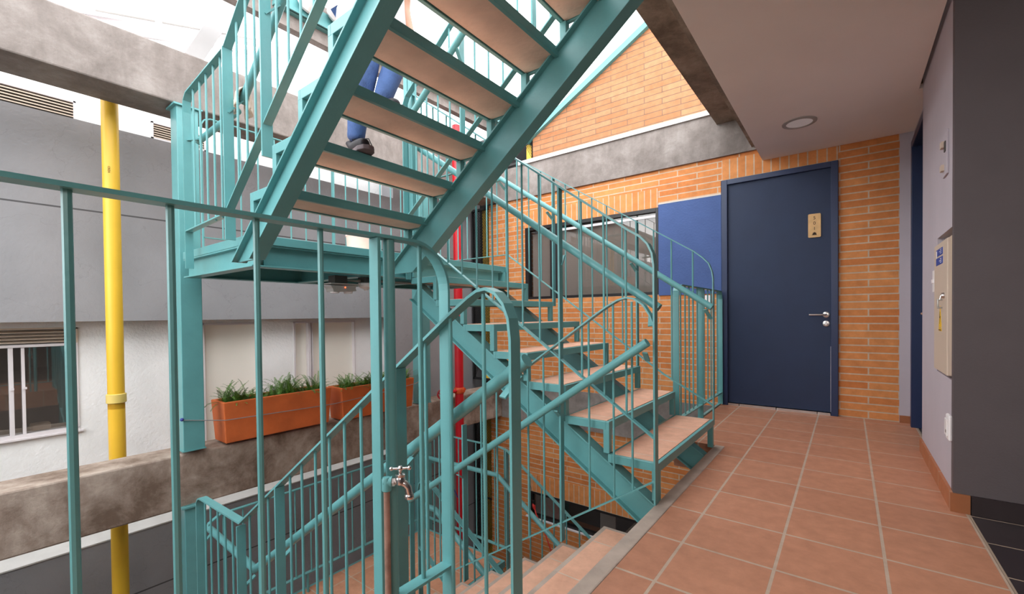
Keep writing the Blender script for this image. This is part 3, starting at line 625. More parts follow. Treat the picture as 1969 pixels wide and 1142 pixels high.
# garden tap on its riser pipe
tp = thing('water_tap', 'chrome garden tap on the round post of the near railing', 'tap', (-1.035, 0.80, 0))
RX, RY, RZ = -1.010, 0.748, 0.476
MB().tube([(RX, RY, -0.02), (RX, RY, RZ-0.02)], 0.0085, 12).done('riser_pipe', RUST, tp, smooth=True, label='bare rusty riser pipe')
a = Vector((0.80, 0.60, 0)).normalized(); e0 = Vector((RX, RY, RZ))
MB().lathe([(0.011, -0.026), (0.013, -0.024), (0.013, 0.006), (0.010, 0.012)], e0, (0, 0, 1), 16).lathe([(0.011, -0.008), (0.0125, -0.006), (0.0125, 0.010), (0.0145, 0.011), (0.0145, 0.016)], e0, a, 16).done('elbow', TEAL, tp, smooth=True, label='teal painted elbow fitting')
b0 = e0+a*0.016
bd = MB().lathe([(0.0115, 0), (0.0125, 0.001), (0.0125, 0.007), (0.009, 0.009), (0.009, 0.014)], b0, a, 6)
bd.lathe([(0.008, -0.010), (0.0135, -0.006), (0.0140, 0.008), (0.0115, 0.013), (0.0135, 0.014), (0.0135, 0.020), (0.009, 0.022)], b0+a*0.022, (0, 0, 1), 18)
c0 = b0+a*0.012
bd.tube([c0, c0+a*0.012+Vector((0, 0, -0.002)), c0+a*0.023+Vector((0, 0, -0.007)), c0+a*0.031+Vector((0, 0, -0.017)), c0+a*0.034+Vector((0, 0, -0.036))], 0.0098, 16)
bd.lathe([(0.0125, 0), (0.0130, 0.002), (0.0130, 0.010), (0.0115, 0.012)], c0+a*0.034+Vector((0, 0, -0.047)), (0, 0, 1), 18)
bd.done('tap_body', CHROME, tp, smooth=True)
hs = b0+a*0.022+Vector((0, 0, 0.020)); hp = Vector((0.80, 0.60, 0.05)).normalized()
MB().tube([hs, hs+Vector((0, 0, 0.014))], 0.0045, 12).sphere(hs+Vector((0, 0, 0.016)), 0.0085).tube([hs+Vector((0, 0, 0.016))-hp*0.024, hs+Vector((0, 0, 0.016))+hp*0.024], 0.0036, 10).sphere(hs+Vector((0, 0, 0.016))-hp*0.025, 0.0062).sphere(hs+Vector((0, 0, 0.016))+hp*0.025, 0.0062).done('tap_handle', CHROME, tp, smooth=True)

# near railing of flight C and of the lower landing
S = 0.686
zc = lambda x: 0.932+S*(x+1.0)            # top rail height over flight C, near side
nr = thing('stair_railing', 'near teal railing of the descending flight, ending in an arch by the guard railing', 'railing', (-1.7, 1.0, LOW), 'stair railings')
arch = [(-0.755, 1.0, 0.004), (-0.755, 1.0, 0.86)] + [(-0.762, 1.0, 0.92), (-0.78, 1.0, 0.962), (-0.81, 1.0, 0.994), (-0.845, 1.0, 1.008), (-0.88, 1.0, 1.003), (-0.915, 1.0, 0.985)]
rail_top(nr, arch + [(-1.0, 1.0, zc(-1.0)), (-2.62, 1.0, zc(-2.62)), (-3.20, 1.0, -0.19)] + arcpts((-3.20, -0.25), 0.06, 90, 180, 5, 'xz', 1.0)[1:] + [(-3.26, 1.0, LOW-0.1)], YD, 0.044, 0.009)
for x in (-1.265, -2.19): post(nr, x, 1.0, LOW+0.56 if x > -2 else LOW+0.13, zc(x)-0.004, YD)
post(nr, -2.645, 1.0, LOW-0.02, -0.205, YD)
rail_top(nr, [(-0.76, 1.0, 0.10), (-2.645, 1.0, -1.12), (-3.26, 1.0, -1.17)], YD, 0.03, 0.008, 'bottom_rail')
zb = lambda x: 0.10+(x+0.76)*0.6472
for x in (-0.87, -1.01, -1.13, -1.39, -1.505, -1.62, -1.735, -1.85, -1.97, -2.08, -2.31, -2.42, -2.53): baluster(nr, x, 1.0, zb(x), zc(x) if x < -0.95 else 0.995)
for x in (-2.755, -2.86, -2.97, -3.08, -3.17): baluster(nr, x, 1.0, -1.15, -0.195)
handrail(nr, [(-0.765, 1.075, 0.795), (-2.66, 1.075, -0.487), (-3.33, 1.075, -0.45)])
for x, z in ((-0.80, 0.73), (-1.30, 0.39), (-2.23, -0.24), (-2.66, -0.53)): bracket(nr, (x, 1.0, z-0.04), (x+0.01, 1.072, z+0.015))
bracket(nr, (-3.27, 1.0, -0.52), (-3.27, 1.07, -0.455))

# central railing: flight A near side above, flight C far side below
cr = thing('stair_railing', 'central teal railing between the rising and the descending flight', 'railing', (-1.6, 2.11, LOW), 'stair railings')
YC = 2.115
za = lambda x: 1.262+0.7333*(-0.76-x) if x < -0.80 else 1.27
zt = lambda x: 1.646+0.729*(-1.28-x)
rail_top(cr, [(-0.742, YC, 0.004), (-0.742, YC, 1.16), (-0.75, YC, 1.22), (-0.772, YC, 1.268), (-0.81, YC, 1.308)] + [(-0.87, YC, zt(-0.87)), (-2.50, YC, zt(-2.50)), (-2.56, YC, 2.50), (-2.56, YC, 1.2)], YD, 0.044, 0.009)
zl = lambda x: 0.333+0.686*(-0.76-x)
rail_top(cr, [(-0.742, YC, zl(-0.742)), (-2.50, YC, zl(-2.50))], YD, 0.026, 0.008, 'bottom_rail')
for k, x in enumerate((-0.89, -1.01, -1.14, -1.41, -1.53, -1.64, -1.76, -1.89, -2.02, -2.15, -2.28, -2.40)): baluster(cr, x, YC, zl(x), zt(x))
post(cr, -1.272, YC, -0.335, zt(-1.272), YD, 0.036)
post(cr, -2.02, YC, -0.83, 0.21, YD, 0.040)
zm = lambda x: 0.93+0.679*(x+1.05)
rail_top(cr, [(-0.742, YC, 0.86), (-0.762, YC, 0.92), (-0.795, YC, 0.972), (-0.84, YC, 1.004), (-0.885, YC, 1.012), (-0.93, YC, 1.0), (-0.99, YC, 0.968), (-1.05, YC, zm(-1.05)), (-2.48, YC, zm(-2.48)), (-2.56, YC, -0.12), (-2.56, YC, LOW-0.02)], YD, 0.040, 0.008, 'lower_top_rail')
zn = lambda x: 0.113+0.660*(x+0.75)
rail_top(cr, [(-0.742, YC, zn(-0.742)), (-2.54, YC, zn(-2.54))], YD, 0.022, 0.008, 'lower_bottom_rail')
for x in (-0.86, -0.96, -1.10, -1.39, -1.50, -1.62, -1.74, -1.87, -2.14, -2.26, -2.38): baluster(cr, x, YC, zn(x), zm(x) if x < -1 else 0.99)
handrail(cr, [(-0.745, 2.185, 0.958), (-2.55, 2.185, 0.958+1.805*0.683)])
handrail(cr, [(-0.755, 2.045, 0.795), (-2.50, 2.045, 0.795-1.745*0.677)])
for x, z in ((-0.765, 0.90), (-1.27, 1.235), (-2.0, 1.73)): bracket(cr, (x, YC, z-0.03), (x-0.02, 2.18, z+0.03))
for x, z in ((-0.78, 0.73), (-1.28, 0.39), (-2.03, -0.12)): bracket(cr, (x, YC, z-0.03), (x+0.01, 2.05, z+0.015))

# far railing of flight A
fr = thing('stair_railing', 'far teal railing of the rising flight in front of the brick wall', 'railing', (-1.6, 3.285, 0), 'stair railings')
YF = 3.285
zf = lambda x: 1.57+0.640*(-1.18-x)
rail_top(fr, [(-0.745, YF, 0.15), (-0.745, YF, 1.17), (-0.752, YF, 1.22), (-0.772, YF, 1.275), (-0.81, YF, 1.318), (-0.87, YF, 1.368), (-2.46, YF, zf(-2.46)), (-2.56, YF, 2.40), (-3.54, YF, 2.40)] + arcpts((-3.54, 2.34), 0.06, 90, 180, 4, 'xz', YF)[1:] + [(-3.60, YF, LAND-0.05)], YD, 0.030, 0.007)
zg_ = lambda x: 0.48+0.700*(-1.09-x)
rail_top(fr, [(-0.745, YF, 0.285), (-1.09, YF, 0.48), (-2.55, YF, 1.50), (-3.60, YF, 1.50)], YD, 0.024, 0.007, 'bottom_rail')
for x in (-1.29, -2.04): post(fr, x, YF, zg_(x)-0.14, zf(x), YD, 0.040)
post(fr, -2.555, YF, LAND-0.05, 2.43, YD, 0.030)
for x in (-0.88, -1.03, -1.16, -1.41, -1.54, -1.67, -1.79, -1.92, -2.17, -2.30, -2.43): baluster(fr, x, YF, zg_(x), zf(x))
for x in (-2.67, -2.80, -2.93, -3.06, -3.19, -3.32, -3.45): baluster(fr, x, YF, 1.50, 2.40)
handrail(fr, [(-0.735, 3.21, 0.968), (-2.56, 3.21, 2.195), (-2.76, 3.21, 2.185), (-3.40, 3.21, 2.17)])
for x, z in ((-0.76, 0.93), (-1.29, 1.29), (-2.04, 1.79), (-2.56, 2.14)): bracket(fr, (x, YF, z-0.04), (x-0.02, 3.21, z+0.025))

# railing of the landing on the column side
lr = thing('landing_railing', 'teal railing along the column side of the upper landing', 'railing', (-3.605, 2.2, LAND))
XL = -3.605
rail_top(lr, [(XL, 1.16, LAND-0.05), (XL, 1.16, 2.29), (XL, 1.178, 2.325), (XL, 1.215, 2.342), (XL, 3.27, 2.342)], XD, 0.024, 0.007)
rail_top(lr, [(XL, 1.16, 1.50), (XL, 3.27, 1.50)], XD, 0.024, 0.007, 'bottom_rail')
for k in range(16):
    if k != 7: baluster(lr, XL, 1.285+k*0.1235, 1.50, 2.34)
post(lr, XL, 2.15, LAND-0.03, 2.34, XD, 0.034)

# near railing of flight B and landing front
br = thing('stair_railing', 'near teal railing of the overhead flight rising from the column', 'railing', (-2.4, 0.985, LAND), 'stair railings')
YN = 0.985
zB = lambda x: 2.385+0.7417*(x+2.66)
rail_top(br, [(-3.30, YN, LAND-0.14), (-3.30, YN, 2.22), (-3.29, YN, 2.29), (-3.25, YN, 2.325), (-2.66, YN, 2.385), (-0.75, YN, zB(-0.75))], YD, 0.044, 0.008)
zBb = lambda x: 1.522+0.7417*(x+2.66)
rail_top(br, [(-3.30, YN, 1.478), (-2.70, YN, 1.50)], YD, 0.040, 0.008, 'bottom_rail')
rail_top(br, [(-2.66, YN, 1.522), (-0.75, YN, zBb(-0.75))], YD, 0.040, 0.008, 'bottom_rail')
post(br, -2.665, YN, LAND-0.03, 2.385, YD, 0.050, 0.012); post(br, -2.215, YN, 1.70, zB(-2.215), YD, 0.050, 0.012)
for x in (-3.18, -3.07, -2.97, -2.86, -2.76): baluster(br, x, YN, 1.485, 2.37)
for x in (-2.54, -2.43, -2.33, -2.10, -1.99, -1.88, -1.77, -1.66, -1.55, -1.44): baluster(br, x, YN, zBb(x), zB(x))
handrail(br, [(-3.33, 1.055, 2.07), (-2.72, 1.055, 2.09)], 0.019)
handrail(br, [(-2.66, 1.055, 2.12), (-0.75, 1.055, 2.12+1.91*0.7417)])
bracket(br, (-3.30, YN, 2.05), (-3.28, 1.05, 2.07)); bracket(br, (-2.665, YN, 2.04), (-2.64, 1.055, 2.125)); bracket(br, (-2.215, YN, 2.38), (-2.20, 1.055, 2.455))

# far railing of flight B
mr = thing('stair_railing', 'far teal railing of the overhead flight, seen between its treads', 'railing', (-1.8, 2.06, LAND), 'stair railings')
YM = 2.05
zM = lambda x, b: b+0.7417*(x+2.50)
rail_top(mr, [(-2.55, YM, 1.575), (-0.75, YM, zM(-0.75, 1.61))], YD, 0.036, 0.008, 'bottom_rail')
rail_top(mr, [(-2.50, YM, LAND-0.1), (-2.50, YM, 2.42), (-2.47, YM, 2.475), (-0.75, YM, zM(-0.75, 2.45))], YD, 0.040, 0.008)
for x in (-2.38, -2.27, -2.16, -2.05, -1.83, -1.72, -1.61, -1.50, -1.28, -1.17, -1.06): baluster(mr, x, YM, zM(x, 1.61), zM(x, 2.45))
for x in (-1.94, -1.39): post(mr, x, YM, zM(x, 1.47), zM(x, 2.45), YD, 0.040)
handrail(mr, [(-2.46, 1.985, zM(-2.46, 2.18)), (-0.75, 1.985, zM(-0.75, 2.18))])
for x in (-1.94, -1.39): bracket(mr, (x, YM, zM(x, 2.10)), (x+0.015, 1.985, zM(x, 2.17)))
cp = thing('newel_post', 'pair of teal newel posts standing at the middle of the upper landing edge', 'post', (-2.52, 2.11, LAND))
boxes((-2.555, -2.515, 2.085, 2.135, LAND-0.04, 2.75)).done('post', TEAL, cp, bevel=0.003)
boxes((-2.508, -2.468, 2.085, 2.135, LAND-0.04, 2.75)).done('post', TEAL, cp, bevel=0.003)

# short guard railing beside the apartment door
sr = thing('guard_railing', 'short teal railing between the rising stairs and the apartment door', 'railing', (-1.03, 4.1, 0))
rail_top(sr, [(-1.03, 3.385, -0.14), (-1.03, 3.385, 1.05), (-1.03, 3.392, 1.10), (-1.03, 3.425, 1.135), (-1.03, 3.48, 1.148), (-1.03, 4.76, 1.148), (-1.03, 4.79, 1.14), (-1.03, 4.815, 1.115), (-1.03, 4.825, 1.07), (-1.03, 4.825, 0.01)], XD, 0.046, 0.009)
rail_top(sr, [(-1.03, 3.385, 0.125), (-1.03, 4.825, 0.125)], XD, 0.036, 0.009, 'bottom_rail')
post(sr, -1.03, 4.075, -0.14, 1.145, XD, 0.046)
for y in (3.50, 3.62, 3.73, 3.85, 3.97, 4.20, 4.33, 4.45, 4.57, 4.70): baluster(sr, -1.03, y, 0.125, 1.146)

# lower landing: column-side and far railings
ll = thing('landing_railing', 'teal railing along the column side of the lower landing', 'railing', (-3.52, 2.0, LOW))
XQ = -3.52
rail_top(ll, [(XQ, 1.10, LOW-0.05), (XQ, 1.10, -0.56), (XQ, 1.13, -0.49), (XQ, 1.20, -0.45), (XQ, 3.10, -0.45)], XD, 0.030, 0.007)
rail_top(ll, [(XQ, 1.10, -1.16), (XQ, 3.10, -1.16)], XD, 0.034, 0.007, 'bottom_rail')
for k in range(15): baluster(ll, XQ, 1.22+k*0.127, -1.16, -0.452)
post(ll, XQ, 1.82, LOW-0.02, -1.16, XD, 0.022)
lf = thing('landing_railing', 'far teal railing of the lower landing continuing down the next flight', 'railing', (-2.6, 3.10, LOW))
YL = 3.105
rail_top(lf, [(-3.50, YL, LOW-0.05), (-3.50, YL, -0.33), (-3.47, YL, -0.285), (-3.42, YL, -0.27), (-2.52, YL, -0.27), (-2.44, YL, -0.285), (-2.38, YL, -0.325), (-1.05, YL, -1.21)], YD, 0.030, 0.007)
rail_top(lf, [(-3.50, YL, -1.175), (-2.43, YL, -1.175), (-1.05, YL, -2.09)], YD, 0.034, 0.007, 'bottom_rail')
for k in range(9): baluster(lf, -3.39+k*0.115, YL, -1.175, -0.272)
for k in range(10):
    x = -2.31+k*0.12; baluster(lf, x, YL, -1.175-(x+2.43)*0.663, -0.31-(x+2.40)*0.667)
post(lf, -2.44, YL, LOW-0.14, -0.29, YD, 0.040); post(lf, -2.95, YL, LOW-0.03, -0.275, YD, 0.036)
handrail(lf, [(-3.44, 3.035, -0.515), (-2.50, 3.035, -0.50), (-1.05, 3.035, -1.49)])
for x, z in ((-3.4, -0.53), (-2.95, -0.53), (-1.75, -1.04)): bracket(lf, (x, YL, z-0.06), (x, 3.04, z))
# near side of flight D
dr = thing('stair_railing', 'teal railing of the lowest flight under the central railing', 'railing', (-1.9, 2.2, -2.2), 'stair railings')
rail_top(dr, [(-2.56, 2.19, LOW-0.03), (-2.56, 2.19, -0.36), (-2.545, 2.19, -0.315), (-2.50, 2.19, -0.29), (-2.44, 2.19, -0.30), (-2.38, 2.19, -0.335), (-1.10, 2.19, -1.19)], YD, 0.040, 0.008)
rail_top(dr, [(-2.56, 2.19, -0.80), (-1.10, 2.19, -1.78)], YD, 0.036, 0.008, 'bottom_rail')
handrail(dr, [(-2.62, 2.255, -0.52), (-2.46, 2.255, -0.52), (-1.10, 2.255, -1.43)])
for x in (-2.40, -2.27, -2.14, -2.01, -1.88, -1.75, -1.62): baluster(dr, x, 2.19, -0.80-(x+2.56)*0.671, -0.32-(x+2.40)*0.667)

# ================================================================== THINGS ON THE LEFT
# yellow downpipe
yp = thing('downpipe', 'yellow pipe standing in front of the grey wall at left', 'pipe', (-4.12, 0.78, -3.2))
MB().lathe([(0.0475, 0), (0.0475, 3.56)], (-4.12, 0.775, -3.2), (0, 0, 1), 20).done('pipe', YEL, yp, smooth=True)
MB().lathe([(0.0475, 0), (0.0475, 2.45)], (-4.12, 0.775, 0.30), (0, 0, 1), 20).done('pipe', YEL, yp, smooth=True)
MB().lathe([(0.050, 0), (0.056, 0.004), (0.056, 0.062), (0.050, 0.066)], (-4.12, 0.775, 0.34), (0, 0, 1), 20).done('coupling', paint('yellow_coupling', (222, 196, 110), 0.5, 0.05), yp, smooth=True)
pt = text_mesh('pipe_marking', 'CEIZA', 0.017, INK, yp, (-4.0735, 0.755, 1.97), (PI/2, PI/2, PI/2), 0.0005)

# red standpipe with valve
rp_ = thing('standpipe', 'red fire standpipe with red handwheel valve by the brick corner', 'pipe', (-3.73, 3.83, -3.2))
MB().lathe([(0.052, 0), (0.052, 6.4)], (-3.73, 3.83, -3.2), (0, 0, 1), 20).done('pipe', RED, rp_, smooth=True)
MB().lathe([(0.057, 0), (0.062, 0.008), (0.062, 0.065), (0.057, 0.073)], (-3.73, 3.83, -0.005), (0, 0, 1), 20).box(-3.74, -3.72, 3.87, 3.925, 0.015, 0.05).box(-3.70, -3.66, 3.80, 3.86, 0.015, 0.05).tube([(-3.745, 3.91, 0.033), (-3.70, 3.91, 0.033)], 0.008, 10).done('coupling', ORNG, rp_, smooth=True, label='orange pipe coupling')
MB().tube([(-3.73, 3.79, 0.03), (-3.73, 3.57, 0.03)], 0.020, 12).done('branch', RED, rp_, smooth=True)
MB().lathe([(0.026, 0), (0.03, 0.01), (0.03, 0.05), (0.02, 0.06), (0.012, 0.10)], (-3.73, 3.63, 0.03), (0.35, -1, 0), 14).done('valve_body', BRASS, rp_, smooth=True, label='brass valve body')
hw = MB(); cc = Vector((-3.70, 3.525, 0.03)); ax = Vector((0.75, -0.6, 0.0)).normalized(); e1 = Vector((0, 0, 1)); e2 = ax.cross(e1)
hw.tube([cc+(e1*math.cos(2*PI*k/20)+e2*math.sin(2*PI*k/20))*0.055 for k in range(20)], 0.009, 8, True)
for k in range(5):
    d = e1*math.cos(2*PI*k/5)+e2*math.sin(2*PI*k/5); hw.tube([cc+ax*0.006, cc+d*0.052], 0.0065, 6)
hw.lathe([(0.013, -0.012), (0.013, 0.012)], cc, ax, 12); hw.done('handwheel', REDV, rp_, smooth=True, label='dark red handwheel')
cb = MB().tube([(-3.62, 3.56, -0.02), (-3.60, 3.55, -0.12), (-3.615, 3.54, -0.30), (-3.60, 3.52, -0.55), (-3.62, 3.53, -0.8), (-3.60, 3.56, -1.0), (-3.55, 3.60, -1.15)], 0.005, 8)
tag(cb.done('electric_cord', BLUEC, smooth=True), 'blue cord hanging over the planter beam below the handwheel', 'cord')

# conduit with orange band
cd_ = thing('conduit', 'thin grey conduit with an orange band on the grey wall', 'conduit', (-4.47, 3.95, -0.7))
MB().tube([(-4.47, 3.94, -0.7), (-4.47, 3.94, 1.40)], 0.014, 10).done('tube', ZINC, cd_, smooth=True)
MB().tube([(-4.47, 3.94, 0.74), (-4.47, 3.94, 0.86)], 0.018, 10).done('band', ORNG, cd_, smooth=True, label='orange band')

# planters on the beam
def planter(label, x, ya, yb, z0, z1):
    """open tapered clay trough; x = front face at the rim"""
    t = thing('planter', label, 'planter', (x-0.12, (ya+yb)/2, z0), 'clay planters on the beam')
    m = MB(); tp_, d = 0.018, 0.25
    def ring(i, z): return [(x-d+i, ya+i, z), (x-i, ya+i, z), (x-i, yb-i, z), (x-d+i, yb-i, z)]
    rs = [ring(tp_, z0), ring(0, z1), ring(0.024, z1), ring(0.030, z1-0.06)]
    vv = [[m.bm.verts.new(p) for p in r] for r in rs]
    m.bm.faces.new(vv[0][::-1]); m.bm.faces.new(vv[3])
    for A, B in zip(vv, vv[1:]):
        for j in range(4): m.bm.faces.new((A[j], A[(j+1) % 4], B[(j+1) % 4], B[j]))
    m.done('trough', CLAY, t, bevel=0.006)
    s = MB().box(x-d+0.032, x-0.032, ya+0.032, yb-0.032, z1-0.06, z1-0.03); s.done('soil', SOIL, t)
    return t
planter('near terracotta trough planter beside the left column', -3.69, 1.295, 2.155, -0.012, 0.300)
planter('far terracotta trough planter nearer the red pipe', -3.715, 2.275, 3.125, -0.035, 0.270)
def fern(x, y, z, s, n, label, seed):
    random.seed(seed); m = MB(); bm = m.bm
    for k in range(n):
        az = random.uniform(0, 2*PI); el = random.uniform(0.25, 1.5); L = s*random.uniform(0.55, 1.0); droop = random.uniform(0.5, 1.6)
        p = Vector((x+random.uniform(-0.05, 0.05), y+random.uniform(-0.085, 0.085), z)); seg = 13
        for i in range(seg):
            f = i/seg; e = el-droop*f*f
            d = Vector((math.cos(az)*math.cos(e), math.sin(az)*math.cos(e), math.sin(e))); q = p+d*L/seg
            side = d.cross(Vector((0, 0, 1)))
            if side.length < 0.05: side = Vector((math.cos(az+1.57), math.sin(az+1.57), 0))
            side.normalize(); up = side.cross(d)
            w = (0.007+L*0.12)*(1-f*0.8)*(0.5+min(1, f*4)*0.5)
            a = [bm.verts.new(p+side*0.0012), bm.verts.new(q+side*0.0012), bm.verts.new(q-side*0.0012), bm.verts.new(p-side*0.0012)]; bm.faces.new(a)
            for sg in (1, -1):
                for h in (0.0, 0.5):
                    c = p.lerp(q, h); o = (side*sg+d*0.45+up*random.uniform(0.0, 0.5)).normalized(); lw = L/seg*0.20
                    bm.faces.new([bm.verts.new(c), bm.verts.new(c+o*w*0.5+d*lw), bm.verts.new(c+o*w), bm.verts.new(c+o*w*0.5-d*lw)])
            p = q
    o = bm and m
    ob = m.done('fern', FERN); tag(ob, label, 'fern', 'ferns in the planters')
fern(-3.80, 1.42, 0.262, 0.21, 70, 'fern at the column end of the near planter', 3)
fern(-3.80, 1.60, 0.262, 0.15, 40, 'short fern second from the column in the near planter', 5)
fern(-3.80, 1.80, 0.262, 0.23, 72, 'wide fern in the middle of the near planter', 8)
fern(-3.80, 2.03, 0.262, 0.20, 64, 'fern at the far end of the near planter', 9)
fern(-3.82, 2.40, 0.232, 0.20, 60, 'fern at the near end of the far planter', 12)
fern(-3.82, 2.62, 0.232, 0.21, 70, 'bushy fern in the middle of the far planter', 13)
fern(-3.82, 2.84, 0.232, 0.20, 60, 'fern third along the far planter', 15)
fern(-3.82, 3.02, 0.232, 0.19, 54, 'fern at the red pipe end of the far planter', 17)
random.seed(11)
wr_ = thing('steel_cable', 'thin steel cable strung across the fronts of both planters', 'cable', (-3.68, 2.1, 0.15))
MB().tube([(-3.683, 1.03, 0.225), (-3.676, 1.3, 0.172), (-3.676, 1.8, 0.158), (-3.678, 2.17, 0.150), (-3.70, 2.30, 0.150), (-3.70, 2.7, 0.172), (-3.705, 3.13, 0.205), (-3.76, 3.29, 0.225)], 0.0035, 6).done('wire', WIRE, wr_, smooth=True)
MB().sphere((-3.684, 1.035, 0.228), 0.012).done('clamp', BLUEC, wr_)

# lights under the upper landing
em = thing('emergency_light', 'twin-head emergency light with a red lamp under the upper landing', 'emergency light', (-2.76, 1.70, 1.10))
boxes((-2.80, -2.72, 1.625, 1.72, 1.155, 1.21)).done('junction_box', DPLAS, em, bevel=0.003)
MB().tube([(-2.76, 1.72, 1.185), (-2.76, 1.86, 1.185)], 0.010, 10).done('conduit', ZINC, em, smooth=True)
hd = MB().prism([(-2.80, 1.59, 1.138), (-2.80, 1.79, 1.15), (-2.80, 1.775, 1.128), (-2.80, 1.785, 1.108), (-2.80, 1.61, 1.10), (-2.80, 1.605, 1.12)], (0.09, 0, 0))
hd.box(-2.81, -2.70, 1.585, 1.80, 1.148, 1.158); hd.done('housing', GPLAS, em, bevel=0.003)
for y in (1.645, 1.745): MB().lathe([(0.028, 0), (0.03, 0.008), (0.03, 0.02)], (-2.755, y, 1.092), (0, 0, 1), 16).done('lamp_head', WPLAS, em, smooth=True)
MB().sphere((-2.708, 1.695, 1.130), 0.005).done('indicator', LED, em, label='small red indicator lamp')
sd = thing('smoke_detector', 'white domed smoke detector under the upper landing beside the emergency light', 'smoke detector', (-2.75, 1.885, 1.11))
boxes((-2.79, -2.71, 1.845, 1.925, 1.175, 1.21)).done('junction_box', DPLAS, sd, bevel=0.003)
MB().lathe([(0.014, -0.028), (0.016, -0.02), (0.030, -0.014), (0.050, -0.004), (0.054, 0.006), (0.052, 0.022), (0.040, 0.030)], (-2.75, 1.885, 1.146), (0, 0, 1), 24).done('dome', WPLAS, sd, smooth=True)
MB().tube([(-2.75, 1.925, 1.192), (-2.75, 3.12, 1.192)], 0.010, 10).done('conduit', ZINC, sd, smooth=True)

# tub on the landing
tb = thing('plastic_tub', 'white plastic tub with worn label on the upper landing', 'tub', (-3.19, 2.17, LAND))
MB().lathe([(0.115, 0.0), (0.125, 0.01), (0.135, 0.19), (0.137, 0.20)], (-3.19, 2.17, LAND+0.002), (0, 0, 1), 28).done('tub', TUB, tb, smooth=True)
MB().lathe([(0.140, 0.0), (0.142, 0.004), (0.142, 0.018), (0.13, 0.024)], (-3.19, 2.17, LAND+0.200), (0, 0, 1), 28).done('lid', WPLAS, tb, smooth=True)

# rag on the handrail
rg = MB()
bmesh.ops.create_grid(rg.bm, x_segments=16, y_segments=22, size=0.5)
for v in rg.bm.verts:
    u, w = v.co.x, v.co.y
    a = w*2.6*PI*0.62; r = 0.027+0.010*math.sin(9*u+3*w)+0.012*abs(w)
    x = -2.655+u*0.10+0.012*math.sin(7*w+2)
    drop = max(0.0, abs(a)-PI/2)*0.055
    yy = 1.055+r*math.sin(max(-PI/2, min(PI/2, a)))+(0.008*math.sin(11*u))*(1 if abs(a) > 1.5 else 0.2); zz = 2.128+(u*0.06)+r*math.cos(max(-PI/2, min(PI/2, a)))-drop*1.4
    v.co = Vector((x, yy, zz))
ro = rg.done('rag', CLOTH, smooth=True); sm = ro.modifiers.new('thickness', 'SOLIDIFY'); sm.thickness = 0.006; sm.offset = 1
tag(ro, 'crumpled pale rag draped over the handrail at the left of the overhead flight', 'rag')

# white pipes on the topmost beam
for (y, z, lab) in ((2.0, 3.62, 'round white floodlight on the topmost beam, left one'), (2.27, 3.66, 'round white floodlight on the topmost beam, right one')):
    t = thing('floodlight', lab, 'lamp', (-3.68, y, z), 'floodlights under the skylight')
    MB().lathe([(0.065, 0), (0.09, 0.02), (0.095, 0.08), (0.095, 0.24), (0.08, 0.25)], (-3.73, y, z-0.02), (0.75, 0.1, 0.5), 24).done('housing', WPLAS, t, smooth=True)
    MB().lathe([(0.060, -0.004), (0.064, 0.0)], (-3.73, y, z-0.02), (0.75, 0.1, 0.5), 24).done('lens', ALUW, t, smooth=True)

# ================================================================== RIGHT WALL FITTINGS
ep = thing('electrical_cabinet', 'beige electrical cabinet with blue signs recessed in the lilac wall', 'cabinet', (0.40, 3.13, PZ0))
boxes((0.40, 0.52, PY0+0.012, PY1-0.008, PZ0+0.012, PZ1-0.03)).done('body', CREAM, ep)
boxes((0.377, 0.40, PY0+0.03, PY1-0.004, PZ0+0.016, PZ1-0.045)).done('door', CREAM, ep, bevel=0.004)
for za, zb_, s in ((1.215, 1.250, ' '), (1.168, 1.205, ' ')):
    o = boxes((0.3755, 0.377, 3.065, 3.265, za, zb_)).done('sign', SIGNB, ep, label='small blue sign')
    if za > 1.2: boxes((0.3748, 0.3755, 3.232, 3.258, za-0.008, zb_-0.006)).done('sign_emblem', WPLAS, o)
    for k in range(3): boxes((0.3748, 0.3755, 3.095, 3.135+0.03*(k % 2), za+0.008+k*0.009, za+0.011+k*0.009)).done('lettering', WPLAS, o)
wsn = MB().prism([(0.3755, 3.175, 0.845), (0.3755, 3.095, 0.845), (0.3755, 3.135, 0.955)], (0.0015, 0, 0)).box(0.3755, 0.377, 3.095, 3.175, 0.826, 0.842).done('warning_sign', SIGNY, ep, label='yellow triangular electric hazard sign')
MB().prism([(0.3746, 3.132, 0.925), (0.3746, 3.146, 0.892), (0.3746, 3.134, 0.892), (0.3746, 3.141, 0.862), (0.3746, 3.122, 0.902), (0.3746, 3.134, 0.902)], (0.0009, 0, 0)).box(0.3746, 0.3755, 3.100, 3.170, 0.829, 0.833).done('bolt_symbol', INK, wsn)
MB().lathe([(0.014, 0), (0.014, 0.006), (0.011, 0.012)], (0.377, 3.02, 1.005), (-1, 0, 0), 16).tube([(0.365, 3.02, 1.005), (0.361, 3.02, 0.985)], 0.003, 8).done('lock', STEEL, ep, smooth=True)
MB().tube([(0.377, 3.075, 0.985), (0.361, 3.075, 0.985), (0.361, 3.075, 0.945), (0.377, 3.075, 0.945)], 0.004, 8).done('pull_handle', ZINC, ep, smooth=True)
sw = thing('light_switch', 'slim white switch plate between cabinet and right-hand door', 'switch', (0.39, 3.40, 1.03))
boxes((0.380, 0.39, 3.375, 3.435, 1.035, 1.155)).done('plate', WPLAS, sw, bevel=0.002)
boxes((0.374, 0.380, 3.385, 3.425, 1.085, 1.105)).done('rocker', WPLAS, sw)
so = thing('wall_socket', 'white socket low on the lilac wall near its corner', 'socket', (0.39, 2.95, 0.36))
boxes((0.376, 0.39, 2.885, 2.965, 0.315, 0.435)).done('plate', WPLAS, so, bevel=0.006)
boxes((0.370, 0.376, 2.895, 2.955, 0.335, 0.415)).done('socket_face', WPLAS, so, bevel=0.003)
